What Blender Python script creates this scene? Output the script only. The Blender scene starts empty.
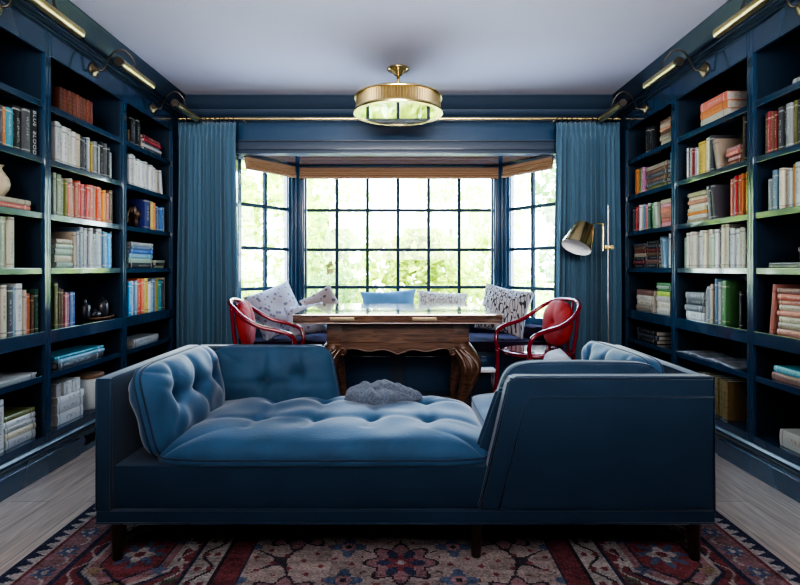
import bpy, bmesh, math, random
import numpy as np
from mathutils import Vector, Matrix, Euler
random.seed(7); rng = np.random.default_rng(7)
scn = bpy.context.scene
COL = scn.collection
F = 533.0; EYE = 1.14; HX = 399.0; HY = 268.0
PI = math.pi
R = math.radians

# ------------------------------------------------------------------ materials
def newmat(name):
    m = bpy.data.materials.new(name); m.use_nodes = True
    nt = m.node_tree; b = nt.nodes['Principled BSDF']
    return m, nt, b
def mat(name, col, rough=.5, metal=0, coat=0, spec=.5, sheen=0, emis=None, es=0, trans=0, bump=0, bscale=60, var=0, vscale=8, sub=0, coatr=.05):
    m, nt, b = newmat(name)
    c = (*col, 1) if len(col) == 3 else col
    b.inputs['Base Color'].default_value = c
    b.inputs['Roughness'].default_value = rough
    b.inputs['Metallic'].default_value = metal
    b.inputs['Coat Weight'].default_value = coat
    b.inputs['Coat Roughness'].default_value = coatr
    b.inputs['Specular IOR Level'].default_value = spec
    if sheen:
        b.inputs['Sheen Weight'].default_value = sheen
        b.inputs['Sheen Roughness'].default_value = .35
    b.inputs['Transmission Weight'].default_value = trans
    if emis:
        b.inputs['Emission Color'].default_value = (*emis, 1); b.inputs['Emission Strength'].default_value = es
    N = nt.nodes; L = nt.links
    if var or bump:
        tc = N.new('ShaderNodeTexCoord')
    if var:
        n = N.new('ShaderNodeTexNoise'); n.inputs['Scale'].default_value = vscale; n.inputs['Detail'].default_value = 5
        L.new(tc.outputs['Object'], n.inputs['Vector'])
        h = N.new('ShaderNodeHueSaturation'); h.inputs['Color'].default_value = c
        mr = N.new('ShaderNodeMapRange'); mr.inputs[1].default_value = .3; mr.inputs[2].default_value = .7
        mr.inputs[3].default_value = 1 - var; mr.inputs[4].default_value = 1 + var
        L.new(n.outputs['Fac'], mr.inputs[0]); L.new(mr.outputs[0], h.inputs['Value']); L.new(h.outputs[0], b.inputs['Base Color'])
    if bump:
        n2 = N.new('ShaderNodeTexNoise'); n2.inputs['Scale'].default_value = bscale; n2.inputs['Detail'].default_value = 4
        L.new(tc.outputs['Object'], n2.inputs['Vector'])
        bp = N.new('ShaderNodeBump'); bp.inputs['Strength'].default_value = bump; bp.inputs['Distance'].default_value = .01
        L.new(n2.outputs['Fac'], bp.inputs['Height']); L.new(bp.outputs[0], b.inputs['Normal'])
    return m

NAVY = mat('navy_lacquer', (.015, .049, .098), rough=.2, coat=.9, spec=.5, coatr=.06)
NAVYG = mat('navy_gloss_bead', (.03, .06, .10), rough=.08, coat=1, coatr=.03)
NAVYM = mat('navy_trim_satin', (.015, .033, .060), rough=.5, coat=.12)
NAVYS = mat('navy_cabinet_shade', (.009, .022, .040), rough=.35, coat=.25)  # lacquer darkened so the colour carries the shade on the side panels
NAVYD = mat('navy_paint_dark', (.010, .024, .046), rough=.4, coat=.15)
NAVYIN = mat('navy_interior_shade', (.004, .010, .020), rough=.35, coat=.3)  # near-black back panel colour with the recess shade painted in
CEIL = mat('ceiling_paint', (.80, .79, .86), rough=.8)
BRASS = mat('aged_brass', (.62, .48, .24), rough=.28, metal=1, var=.15)
OLDB = mat('tarnished_brass', (.26, .20, .12), rough=.32, metal=1)
BRASSB = mat('bright_brass', (.80, .62, .30), rough=.22, metal=1)
BRONZE = mat('dark_bronze', (.10, .085, .07), rough=.35, metal=1)
IRON = mat('dark_steel', (.35, .34, .35), rough=.35, metal=1)
IRONB = mat('blackened_iron', (.01, .012, .015), rough=.5)
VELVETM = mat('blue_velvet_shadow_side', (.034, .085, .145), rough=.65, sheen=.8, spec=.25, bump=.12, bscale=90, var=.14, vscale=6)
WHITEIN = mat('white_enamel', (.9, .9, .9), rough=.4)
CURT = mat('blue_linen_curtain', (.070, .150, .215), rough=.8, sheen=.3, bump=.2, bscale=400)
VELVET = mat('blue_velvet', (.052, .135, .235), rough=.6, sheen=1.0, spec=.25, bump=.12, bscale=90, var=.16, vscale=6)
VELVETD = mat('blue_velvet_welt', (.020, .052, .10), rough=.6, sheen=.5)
VELVETF = mat('blue_velvet_unlit', (.027, .063, .110), rough=.65, sheen=1.0, bump=.1, bscale=140, var=.10, vscale=5, spec=.25)  # same velvet, its colour darkened to stand for the unlit front
LEGW = mat('dark_walnut', (.035, .016, .010), rough=.35, coat=.3)
RED = mat('oxblood_lacquer', (.23, .010, .022), rough=.22, coat=.9)
REDC = mat('red_velvet', (.34, .020, .018), rough=.7, sheen=.08, var=.12)
PURPLE = mat('plum_cushion_cloth', (.028, .017, .036), rough=.9, bump=.1, spec=.1)
LBLUE = mat('pale_blue_cotton', (.17, .33, .55), rough=.8, sheen=.3, bump=.2, bscale=50)
STEELB = mat('slate_blue_linen', (.10, .22, .36), rough=.8, bump=.2, bscale=200, var=.12)
THROW = mat('grey_wool', (.16, .19, .24), rough=.95, sheen=.3, bump=.9, bscale=160, var=.35, vscale=90)
PAGES = mat('page_paper', (.62, .57, .48), rough=.9, var=.15, vscale=60)
CERAM = mat('cream_ceramic', (.62, .50, .34), rough=.35, coat=.3, var=.06)
CERW = mat('white_ceramic', (.72, .76, .72), rough=.3, coat=.4)
STONE = mat('dark_stone', (.03, .03, .035), rough=.35, coat=.3)
TRAYW = mat('tray_wood', (.22, .10, .045), rough=.5)
LIDW = mat('lid_wood', (.30, .17, .10), rough=.6, var=.2, vscale=30)
BRONZEA = mat('brown_bronze', (.10, .05, .03), rough=.4, metal=.6)
TRUNK = mat('bark', (.12, .08, .05), rough=.9)

def wood_table():
    m, nt, b = newmat('carved_walnut')
    N = nt.nodes; L = nt.links
    tc = N.new('ShaderNodeTexCoord'); mp = N.new('ShaderNodeMapping'); mp.inputs['Scale'].default_value = (1.2, 14, 14)
    n = N.new('ShaderNodeTexNoise'); n.inputs['Scale'].default_value = 4; n.inputs['Detail'].default_value = 8; n.inputs['Distortion'].default_value = 1.2
    cr = N.new('ShaderNodeValToRGB')
    cr.color_ramp.elements[0].position = .3; cr.color_ramp.elements[0].color = (.040, .018, .011, 1)
    cr.color_ramp.elements[1].position = .75; cr.color_ramp.elements[1].color = (.22, .108, .058, 1)
    L.new(tc.outputs['Object'], mp.inputs[0]); L.new(mp.outputs[0], n.inputs['Vector']); L.new(n.outputs['Fac'], cr.inputs[0]); L.new(cr.outputs[0], b.inputs['Base Color'])
    b.inputs['Roughness'].default_value = .32; b.inputs['Coat Weight'].default_value = .35; b.inputs['Coat Roughness'].default_value = .12
    return m
TABLEW = wood_table()
def wood_top():
    m = TABLEW.copy(); m.name = 'polished_table_top'
    b = m.node_tree.nodes['Principled BSDF']; b.inputs['Roughness'].default_value = .16; b.inputs['Coat Weight'].default_value = 1; b.inputs['Coat Roughness'].default_value = .05
    b.inputs['Coat IOR'].default_value = 1.9
    return m
TABLETOP = wood_top()

def shade_wood():
    m, nt, b = newmat('woven_wood_shade')
    N = nt.nodes; L = nt.links
    tc = N.new('ShaderNodeTexCoord'); w = N.new('ShaderNodeTexWave'); w.wave_type = 'BANDS'; w.bands_direction = 'Z'
    w.inputs['Scale'].default_value = 55; w.inputs['Distortion'].default_value = 2; w.inputs['Detail'].default_value = 2
    cr = N.new('ShaderNodeValToRGB'); cr.color_ramp.elements[0].color = (.11, .055, .028, 1); cr.color_ramp.elements[1].color = (.32, .19, .10, 1)
    L.new(tc.outputs['Object'], w.inputs['Vector']); L.new(w.outputs['Fac'], cr.inputs[0]); L.new(cr.outputs[0], b.inputs['Base Color'])
    b.inputs['Roughness'].default_value = .7
    b.inputs['Emission Color'].default_value = (.5, .2, .08, 1); b.inputs['Emission Strength'].default_value = 0
    return m
SHADEW = shade_wood()

def floor_mat():
    m, nt, b = newmat('pale_oak_planks')
    N = nt.nodes; L = nt.links
    tc = N.new('ShaderNodeTexCoord'); mp = N.new('ShaderNodeMapping'); mp.inputs['Rotation'].default_value = (0, 0, R(90))
    br = N.new('ShaderNodeTexBrick'); br.inputs['Scale'].default_value = 1; br.inputs['Brick Width'].default_value = 1.9; br.inputs['Row Height'].default_value = .19
    br.inputs['Mortar Size'].default_value = .0012; br.offset = .37
    br.inputs['Color1'].default_value = (.68, .55, .43, 1); br.inputs['Color2'].default_value = (.58, .46, .355, 1); br.inputs['Mortar'].default_value = (.10, .075, .055, 1)
    L.new(tc.outputs['Object'], mp.inputs[0]); L.new(mp.outputs[0], br.inputs['Vector'])
    mp2 = N.new('ShaderNodeMapping'); mp2.inputs['Scale'].default_value = (22, 1.6, 1)
    n = N.new('ShaderNodeTexNoise'); n.inputs['Scale'].default_value = 2.2; n.inputs['Detail'].default_value = 8; n.inputs['Distortion'].default_value = .8
    L.new(tc.outputs['Object'], mp2.inputs[0]); L.new(mp2.outputs[0], n.inputs['Vector'])
    mr = N.new('ShaderNodeMapRange'); mr.inputs[1].default_value = .3; mr.inputs[2].default_value = .7; mr.inputs[3].default_value = .72; mr.inputs[4].default_value = 1.18
    h = N.new('ShaderNodeHueSaturation'); h.inputs['Saturation'].default_value = .9
    L.new(n.outputs['Fac'], mr.inputs[0]); L.new(mr.outputs[0], h.inputs['Value']); L.new(br.outputs['Color'], h.inputs['Color']); L.new(h.outputs[0], b.inputs['Base Color'])
    b.inputs['Roughness'].default_value = .42; b.inputs['Coat Weight'].default_value = .15
    return m
FLOORM = floor_mat()

def pattern_fabric(name, c1, c2, kind, scale):
    m, nt, b = newmat(name)
    N = nt.nodes; L = nt.links
    tc = N.new('ShaderNodeTexCoord')
    if kind == 'ikat':
        # mirrored diamonds: |frac| lattice, distorted
        n0 = N.new('ShaderNodeTexNoise'); n0.inputs['Scale'].default_value = 14
        mx = N.new('ShaderNodeMixRGB'); mx.blend_type = 'ADD'; mx.inputs[0].default_value = .015
        L.new(tc.outputs['Object'], n0.inputs['Vector']); L.new(tc.outputs['Object'], mx.inputs[1]); L.new(n0.outputs['Color'], mx.inputs[2])
        sp = N.new('ShaderNodeSeparateXYZ'); L.new(mx.outputs[0], sp.inputs[0])
        def cosn(sock, s):
            a = N.new('ShaderNodeMath'); a.operation = 'MULTIPLY'; a.inputs[1].default_value = s; L.new(sock, a.inputs[0])
            c = N.new('ShaderNodeMath'); c.operation = 'COSINE'; L.new(a.outputs[0], c.inputs[0]); return c.outputs[0]
        def add(a_, b_, op='ADD'):
            c = N.new('ShaderNodeMath'); c.operation = op; L.new(a_, c.inputs[0]); L.new(b_, c.inputs[1]); return c.outputs[0]
        f1 = add(cosn(sp.outputs[0], scale), cosn(sp.outputs[1], scale * .8))
        f2 = add(cosn(sp.outputs[0], scale * 3), cosn(sp.outputs[1], scale * 2.4), 'MULTIPLY')
        t = add(f1, f2)
        cm = cosn(t, 4.2)
        cr = N.new('ShaderNodeValToRGB'); cr.color_ramp.interpolation = 'EASE'
        cr.color_ramp.elements[0].position = .42; cr.color_ramp.elements[0].color = (*c1, 1)
        cr.color_ramp.elements[1].position = .58; cr.color_ramp.elements[1].color = (*c2, 1)
        L.new(cm, cr.inputs[0]); L.new(cr.outputs[0], b.inputs['Base Color'])
    else:
        v = N.new('ShaderNodeTexVoronoi'); v.inputs['Scale'].default_value = scale
        n = N.new('ShaderNodeTexNoise'); n.inputs['Scale'].default_value = scale * .7; n.inputs['Detail'].default_value = 5
        a = N.new('ShaderNodeMath'); a.operation = 'MULTIPLY_ADD'; a.inputs[1].default_value = .9
        L.new(tc.outputs['Object'], v.inputs['Vector']); L.new(tc.outputs['Object'], n.inputs['Vector'])
        L.new(v.outputs['Distance'], a.inputs[0]); L.new(n.outputs['Fac'], a.inputs[2])
        cr = N.new('ShaderNodeValToRGB')
        cr.color_ramp.elements[0].position = .72; cr.color_ramp.elements[0].color = (*c2, 1)
        cr.color_ramp.elements[1].position = .80; cr.color_ramp.elements[1].color = (*c1, 1)
        L.new(a.outputs[0], cr.inputs[0]); L.new(cr.outputs[0], b.inputs['Base Color'])
    b.inputs['Roughness'].default_value = .85
    return m
IKAT = pattern_fabric('black_and_cream_ikat', (.40, .38, .37), (.035, .03, .04), 'ikat', 40)
IKAT2 = pattern_fabric('faded_cream_motif', (.48, .45, .40), (.20, .18, .17), 'ikat', 36)
SPOT = pattern_fabric('lilac_block_print', (.34, .33, .37), (.15, .13, .17), 'spot', 24)
BLOCK = pattern_fabric('brown_block_print', (.22, .16, .14), (.07, .05, .05), 'spot', 20)

GLASS, nt_, b_ = newmat('window_glass')
N_ = nt_.nodes; L_ = nt_.links
tr = N_.new('ShaderNodeBsdfTransparent'); gl = N_.new('ShaderNodeBsdfGlossy'); gl.inputs['Roughness'].default_value = .02
mxs = N_.new('ShaderNodeMixShader'); mxs.inputs[0].default_value = .05
L_.new(tr.outputs[0], mxs.inputs[1]); L_.new(gl.outputs[0], mxs.inputs[2]); L_.new(mxs.outputs[0], N_['Material Output'].inputs[0])
LENS = mat('polished_glass_dish', (.55, .55, .42), rough=.04, metal=.85, coat=1)

def leafmat(name, c):
    m, nt, b = newmat(name); N = nt.nodes; L = nt.links
    b.inputs['Base Color'].default_value = (*c, 1); b.inputs['Roughness'].default_value = .6
    tl = N.new('ShaderNodeBsdfTranslucent'); tl.inputs[0].default_value = (*c, 1)
    mx = N.new('ShaderNodeMixShader'); mx.inputs[0].default_value = .45
    L.new(b.outputs[0], mx.inputs[1]); L.new(tl.outputs[0], mx.inputs[2]); L.new(mx.outputs[0], N['Material Output'].inputs[0])
    g = N.new('ShaderNodeObjectInfo')
    return m
LEAF = [leafmat('leaf_yellow_green', (.42, .50, .06)), leafmat('leaf_mid_green', (.20, .31, .08)), leafmat('leaf_pale', (.52, .62, .20))]
LAWN = mat('lawn', (.50, .52, .26), rough=.9, var=.3, vscale=3)

# ------------------------------------------------------------------ mesh helpers
def link(name, me, m=None, parent=None, smooth=False):
    o = bpy.data.objects.new(name, me); COL.objects.link(o)
    if m is not None:
        for mm in (m if isinstance(m, (list, tuple)) else [m]): me.materials.append(mm)
    if parent: o.parent = parent
    if smooth:
        me.polygons.foreach_set('use_smooth', [True] * len(me.polygons))
    return o
def obj(name, bm, m=None, parent=None, smooth=False, ang=None):
    me = bpy.data.meshes.new(name); bmesh.ops.recalc_face_normals(bm, faces=bm.faces[:]); bm.to_mesh(me); bm.free()
    o = link(name, me, m, parent, smooth)
    if ang: autosm(o, ang)
    return o
def autosm(o, ang=40):
    me = o.data
    me.polygons.foreach_set('use_smooth', [True] * len(me.polygons))
    bm = bmesh.new(); bm.from_mesh(me)
    for e in bm.edges:
        if len(e.link_faces) == 2 and e.calc_face_angle(0) > R(ang): e.smooth = False
    bm.to_mesh(me); bm.free()
def BM(): return bmesh.new()
def tag(o, label, cat, group=None):
    o['label'] = label; o['category'] = cat
    if group: o['group'] = group
    return o
def struct(o): o['kind'] = 'structure'; return o
def empty(name, loc, rotz=0):
    o = bpy.data.objects.new(name, None); COL.objects.link(o); o.location = loc; o.rotation_euler = (0, 0, rotz); o.empty_display_size = .1
    return o
def box(bm, x0, x1, y0, y1, z0, z1, bev=0, M=None):
    g = bmesh.ops.create_cube(bm, size=1)
    vs = g['verts']
    for v in vs:
        v.co = Vector(((x0 + x1) / 2 + v.co.x * (x1 - x0), (y0 + y1) / 2 + v.co.y * (y1 - y0), (z0 + z1) / 2 + v.co.z * (z1 - z0)))
    if bev:
        es = list({e for v in vs for e in v.link_edges})
        r = bmesh.ops.bevel(bm, geom=es, offset=bev, segments=2, affect='EDGES', profile=.7)
        vs = list({v for f in r['faces'] for v in f.verts} | {v for v in vs if v.is_valid})
    if M is not None:
        for v in vs: v.co = M @ v.co
    return vs
def cat(pts, n=8, closed=False):
    P = [Vector(p) for p in pts]; out = []
    k = len(P)
    rngi = range(k if closed else k - 1)
    for i in rngi:
        if closed: p0, p1, p2, p3 = P[(i - 1) % k], P[i], P[(i + 1) % k], P[(i + 2) % k]
        else: p0, p1, p2, p3 = P[max(i - 1, 0)], P[i], P[i + 1], P[min(i + 2, k - 1)]
        for j in range(n):
            t = j / n
            out.append(.5 * ((2 * p1) + (-p0 + p2) * t + (2 * p0 - 5 * p1 + 4 * p2 - p3) * t * t + (-p0 + 3 * p1 - 3 * p2 + p3) * t ** 3))
    if not closed: out.append(P[-1])
    return out
def tube(bm, pts, r, seg=10, closed=False, caps=True):
    P = [Vector(p) for p in pts]; n = len(P)
    rs = r if isinstance(r, (list, tuple)) else [r] * n
    T = []
    for i in range(n):
        a = P[(i + 1) % n] if closed else P[min(i + 1, n - 1)]
        b = P[(i - 1) % n] if closed else P[max(i - 1, 0)]
        T.append((a - b).normalized())
    ref = Vector((0, 0, 1)) if abs(T[0].z) < .9 else Vector((1, 0, 0))
    u = T[0].cross(ref).normalized(); rings = []
    for i in range(n):
        u = (u - T[i] * u.dot(T[i])).normalized(); w = T[i].cross(u)
        rings.append([bm.verts.new(P[i] + (u * math.cos(2 * PI * k / seg) + w * math.sin(2 * PI * k / seg)) * rs[i]) for k in range(seg)])
    for i in range(n if closed else n - 1):
        a = rings[i]; b = rings[(i + 1) % n]
        for k in range(seg): bm.faces.new((a[k], a[(k + 1) % seg], b[(k + 1) % seg], b[k]))
    if caps and not closed:
        bm.faces.new(rings[0][::-1]); bm.faces.new(rings[-1])
def lathe(bm, prof, seg=32, M=None, c=(0, 0, 0)):
    rings = []
    for r, z in prof:
        if r < 1e-5: rings.append([bm.verts.new((c[0], c[1], c[2] + z))])
        else: rings.append([bm.verts.new((c[0] + r * math.cos(2 * PI * k / seg), c[1] + r * math.sin(2 * PI * k / seg), c[2] + z)) for k in range(seg)])
    for a, b in zip(rings, rings[1:]):
        for k in range(seg):
            k2 = (k + 1) % seg
            if len(a) == 1 and len(b) == 1: continue
            if len(a) == 1: bm.faces.new((a[0], b[k2], b[k]))
            elif len(b) == 1: bm.faces.new((a[k], a[k2], b[0]))
            else: bm.faces.new((a[k], a[k2], b[k2], b[k]))
    if M is not None:
        for rr in rings:
            for v in rr: v.co = M @ v.co
def prism(bm, poly, h0, h1, axis='z', M=None):
    """poly in 2D; extruded along axis"""
    def P(p, h):
        return {'z': (p[0], p[1], h), 'y': (p[0], h, p[1]), 'x': (h, p[0], p[1])}[axis]
    a = [bm.verts.new(P(p, h0)) for p in poly]; b = [bm.verts.new(P(p, h1)) for p in poly]
    n = len(poly); bm.faces.new(a); bm.faces.new(b[::-1])
    for i in range(n): bm.faces.new((a[i], a[(i + 1) % n], b[(i + 1) % n], b[i]))
    if M is not None:
        for v in a + b: v.co = M @ v.co
    return a + b
def npmesh(name, V, Fq):
    me = bpy.data.meshes.new(name); me.from_pydata(V.tolist() if hasattr(V, 'tolist') else V, [], Fq.tolist() if hasattr(Fq, 'tolist') else Fq); me.update(); return me
def gridfaces(nx, ny, off=0):
    i, j = np.meshgrid(np.arange(nx - 1), np.arange(ny - 1), indexing='ij')
    a = (i * ny + j).ravel() + off
    return np.stack([a, a + ny, a + ny + 1, a + 1], 1)

def cushion_mesh(name, w, h, edge, crown, tufts=(), tdepth=.03, tsig=.05, nx=56, ny=40, seed=0, wrinkle=.004, corner=4.0, pull=0.0, creases=(), bothsides=True, poly=None, sag=0, pe=4, pp=.55):
    """pillow lying in local XY, thickness along Z, centre at origin. poly(u,v)->(x,y) optional outline"""
    r_ = np.random.default_rng(seed)
    u = np.sin(np.linspace(-1, 1, nx) * PI / 2 * .97) / math.sin(PI / 2 * .97); v = np.sin(np.linspace(-1, 1, ny) * PI / 2 * .97) / math.sin(PI / 2 * .97)
    U, V = np.meshgrid(u, v, indexing='ij')
    # pull sides in (pillow ears) when pull>0 ; round corners by superellipse when corner set
    X = U * (1 - pull * (1 - V ** 2)) ; Y = V * (1 - pull * (1 - U ** 2))
    if corner:
        m = np.maximum(np.abs(U), np.abs(V)); l = (np.abs(U) ** corner + np.abs(V) ** corner) ** (1 / corner)
        s = np.where(l > 1e-6, m / np.maximum(l, 1e-6), 1); X = X * s; Y = Y * s
    if poly: PX, PY = poly(X, Y)
    else: PX, PY = X * w / 2, Y * h / 2
    prof = np.clip((1 - U ** pe) * (1 - V ** pe), 0, 1) ** pp
    Z = crown * prof
    for (tx, ty) in tufts:
        d2 = (PX - tx) ** 2 + (PY - ty) ** 2
        Z = Z - tdepth * np.exp(-d2 / (2 * tsig ** 2)) * prof - tdepth * .8 * np.exp(-d2 / (2 * (tsig * .3) ** 2)) * prof
    for (x0, y0, x1, y1, dep, sg) in creases:
        dx, dy = x1 - x0, y1 - y0; L2 = dx * dx + dy * dy
        t = np.clip(((PX - x0) * dx + (PY - y0) * dy) / L2, 0, 1)
        d2 = (PX - x0 - t * dx) ** 2 + (PY - y0 - t * dy) ** 2
        Z = Z - dep * np.exp(-d2 / (2 * sg ** 2)) * prof
    for k in range(14):
        a = r_.uniform(0, PI); f = r_.uniform(12, 45); ph = r_.uniform(0, 6)
        Z = Z + wrinkle * .35 * np.sin((PX * math.cos(a) + PY * math.sin(a)) * f + ph) * prof
    zt = edge / 2 + Z; zb = -edge / 2 - (Z if bothsides else crown * .15 * prof)
    top = np.stack([PX, PY, zt], -1).reshape(-1, 3); bot = np.stack([PX, PY, zb], -1).reshape(-1, 3)
    n = nx * ny
    Ft = gridfaces(nx, ny); Fb = gridfaces(nx, ny, n)[:, ::-1]
    per = [i * ny for i in range(nx)] + [(nx - 1) * ny + j for j in range(1, ny)] + [i * ny + ny - 1 for i in range(nx - 2, -1, -1)] + [j for j in range(ny - 2, 0, -1)]
    Vv = np.concatenate([top, bot]); faces = [tuple(x) for x in Ft] + [tuple(x) for x in Fb]
    c = np.array([PX.mean(), PY.mean(), 0])
    m = len(per)
    if edge > .012:
        mids = []
        for t, bl in ((.25, .75), (.5, 1.0), (.75, .75)):
            ring = []
            for q in per:
                p = top[q] * (1 - t) + bot[q] * t
                dr = p - c; dr[2] = 0; dn = np.linalg.norm(dr); ring.append(p + dr / max(dn, 1e-6) * edge * .12 * bl)
            mids.append(np.array(ring))
        base = 2 * n; Vv = np.concatenate([Vv] + mids)
        rr = [per] + [[base + k * m + i for i in range(m)] for k in range(3)] + [[q + n for q in per]]
        for a, b in zip(rr, rr[1:]):
            for i in range(m): faces.append((a[i], b[i], b[(i + 1) % m], a[(i + 1) % m]))
    else:
        for i in range(m): faces.append((per[i], per[i] + n, per[(i + 1) % m] + n, per[(i + 1) % m]))
    me = bpy.data.meshes.new(name); me.from_pydata([tuple(x) for x in Vv], [], faces); me.update()
    seam = [Vector(Vv[q]) for q in per]; seamb = [Vector(Vv[q + n]) for q in per]
    return me, seam, seamb
def cushion(name, M, m, w, h, edge, crown, parent=None, welt=None, weltr=.005, weltboth=False, buttons=None, **kw):
    me, seam, seamb = cushion_mesh(name, w, h, edge, crown, **kw)
    me.transform(M)
    bm = BM(); bm.from_mesh(me); bmesh.ops.recalc_face_normals(bm, faces=bm.faces[:]); bm.to_mesh(me); bm.free()
    o = link(name, me, m, parent, smooth=True)
    if welt:
        b = BM(); s2 = seam[::1]
        if edge > .012:
            tube(b, [M @ p for p in s2], weltr, 6, closed=True)
            if weltboth: tube(b, [M @ p for p in seamb], weltr, 6, closed=True)
        else: tube(b, [M @ Vector((p.x, p.y, 0)) for p in s2], weltr, 6, closed=True)
        obj('piping', b, welt, o, smooth=True)
    return o
def ray_button(o, pts_world, dirn, m, r=.011):
    """small covered buttons set into the tuft dimples"""
    from mathutils.bvhtree import BVHTree
    bm = BM(); bm.from_mesh(o.data); t = BVHTree.FromBMesh(bm); bm.free()
    for p in pts_world:
        hit = t.ray_cast(Vector(p), Vector(dirn))
        if hit[0] is None: continue
        b = BM(); bmesh.ops.create_uvsphere(b, u_segments=10, v_segments=6, radius=r)
        q = hit[1].to_track_quat('Z', 'Y').to_matrix().to_4x4()
        M = Matrix.Translation(hit[0] + hit[1] * .002) @ q @ Matrix.Diagonal((1, 1, .5, 1))
        for v in b.verts: v.co = M @ v.co
        obj('button', b, m, o, smooth=True)

# ------------------------------------------------------------------ camera
cam_d = bpy.data.cameras.new('camera'); cam = bpy.data.objects.new('camera', cam_d); COL.objects.link(cam)
cam.location = (0, 0, EYE); cam.rotation_euler = (R(90), 0, 0)
cam_d.sensor_width = 36; cam_d.lens = F / 800 * 36; cam_d.shift_y = -24.5 / 800; cam_d.shift_x = 1 / 800; cam_d.clip_start = .05
scn.camera = cam

# ------------------------------------------------------------------ room
XF = 1.945          # bookcase face
XW = 2.27           # wall
YB = 4.74; H = 2.655; REAR = -2.5
def sbox(name, *a, m=NAVYD, bev=0):
    b = BM(); box(b, *a, bev=bev); return struct(obj(name, b, m))
sbox('floor', -XW - .1, XW + .1, REAR - .1, 5.7, -.1, 0, m=FLOORM)
sbox('ceiling', -XW - .1, XW + .1, REAR - .1, YB + .1, H, H + .12, m=CEIL)
LW = mat('pale_rear_wall', (.35, .34, .33), rough=.8)
sbox('wall_left', -XW - .1, -XW, REAR, YB + .1, 0, H)
sbox('wall_right', XW, XW + .1, REAR, YB + .1, 0, H)
sbox('wall_rear', -XW - .1, XW + .1, REAR - .1, REAR, 0, H, m=LW)
OX = 1.46; OZ = 2.167
b = BM()
box(b, -XW, -OX, YB, YB + .1, 0, H); box(b, OX, XW, YB, YB + .1, 0, H); box(b, -OX, OX, YB, YB + .1, OZ, H)
struct(obj('wall_back', b, NAVY))
# header mouldings
b = BM(); box(b, -XF, XF, YB - .018, YB, 2.19, 2.262, bev=.004); box(b, -XF, XF, YB - .03, YB, 2.262, 2.275, bev=.004); box(b, -OX, OX, YB - .012, YB + .1, OZ - .012, OZ + .02, bev=.004)
struct(obj('trim_1', b, NAVYM, ang=30))
# bay shell
A = Vector((OX, YB + .1)); Bp = Vector((1.05, 5.42))
def offs(p, q, d):
    t = (q - p).normalized(); n = Vector((t.y, -t.x)); return n * d
bay = [(-OX, YB + .02), (-A.x, A.y), (-Bp.x, Bp.y), (Bp.x, Bp.y), (A.x, A.y), (OX, YB + .02)]
out = [(-OX - .2, YB + .1), (-OX - .15, A.y + .05), (-1.15, 5.62), (1.15, 5.62), (OX + .15, A.y + .05), (OX + .2, YB + .1)]
SILL = .615
b = BM(); prism(b, [(-1.75, YB + .1), (-1.2, 5.7), (1.2, 5.7), (1.75, YB + .1)], OZ, OZ + .15)
struct(obj('ceiling_bay', b, mat('mirror_gloss_navy', (.02, .04, .07), rough=.06, coat=1, coatr=.02)))
def wallseg(bm, p, q, z0, z1, th=.14):
    n = offs(Vector(p), Vector(q), th)
    prism(bm, [p, q, (q[0] - n.x, q[1] - n.y), (p[0] - n.x, p[1] - n.y)], z0, z1)
b = BM(); wallseg(b, (-Bp.x, Bp.y), (Bp.x, Bp.y), 0, SILL - .03); struct(obj('wall_bay', b, NAVYD))
b = BM(); wallseg(b, (-A.x, A.y), (-Bp.x, Bp.y), 0, SILL - .03); struct(obj('wall_bay_left', b, NAVYD))
b = BM(); wallseg(b, (Bp.x, Bp.y), (A.x, A.y), 0, SILL - .03); struct(obj('wall_bay_right', b, NAVYD))
b = BM()
for s in (-1, 1):
    prism(b, [(s * 1.0, 5.36), (s * 1.10, 5.40), (s * 1.05, 5.52), (s * .98, 5.52)], SILL - .03, OZ)
    # fluted pilaster strips on the inner face
    for k, xx in enumerate((.965, 1.0, 1.035, 1.07)):
        tube(b, [(s * xx, 5.385 - k * .017, SILL), (s * xx, 5.385 - k * .017, OZ)], .011, 8)
    prism(b, [(s * .94, 5.40), (s * 1.03, 5.37), (s * 1.10, 5.31), (s * 1.13, 5.39), (s * 1.0, 5.46)], SILL - .03, OZ)
struct(obj('trim_2', b, NAVY))
# window sills
b = BM()
for p, q in (((-Bp.x, Bp.y), (Bp.x, Bp.y)), ((-A.x, A.y), (-Bp.x, Bp.y)), ((Bp.x, Bp.y), (A.x, A.y))):
    n = offs(Vector(p), Vector(q), 1); p = Vector(p) + n * .03; q = Vector(q) + n * .03
    wallseg(b, (p.x, p.y), (q.x, q.y), SILL - .03, SILL, .17)
struct(obj('trim_3', b, NAVY))
MUNT = mat('navy_sash_paint', (.012, .03, .055), rough=.6, spec=.2)
def window(name, p, q, xs, zs, z0, z1):
    p = Vector(p); q = Vector(q); L = (q - p).length; t = (q - p) / L; n = Vector((t.y, -t.x))
    ang = math.atan2(t.y, t.x)
    root = empty(name, (p.x, p.y, 0), ang); struct(root)
    fr = BM(); fw = .035; D = .05
    box(fr, 0, fw, .02, .02 + D, z0, z1, bev=.004); box(fr, L - fw, L, .02, .02 + D, z0, z1, bev=.004)
    box(fr, fw, L - fw, .02, .02 + D, z0, z0 + .05, bev=.004); box(fr, fw, L - fw, .02, .02 + D, z1 - .035, z1, bev=.004)
    obj('frame', fr, NAVY, root)
    mu = BM(); w = .016
    for x in xs: box(mu, x - w, x + w, .025, .06, z0 + .05, z1 - .035, bev=.004)
    for z in zs: box(mu, fw, L - fw, .027, .058, z - w, z + w, bev=.004)
    obj('muntins', mu, MUNT, root)
    g = BM(); box(g, fw, L - fw, .043, .046, z0 + .05, z1 - .035); obj('glass', g, GLASS, root)
    return root
ZM = [.943, 1.327, 1.73]
W2 = .975
window('window_1', (-W2, Bp.y), (W2, Bp.y), [W2 + x for x in (-.636, -.323, -.01, .303, .616)], ZM, SILL, OZ)
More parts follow.
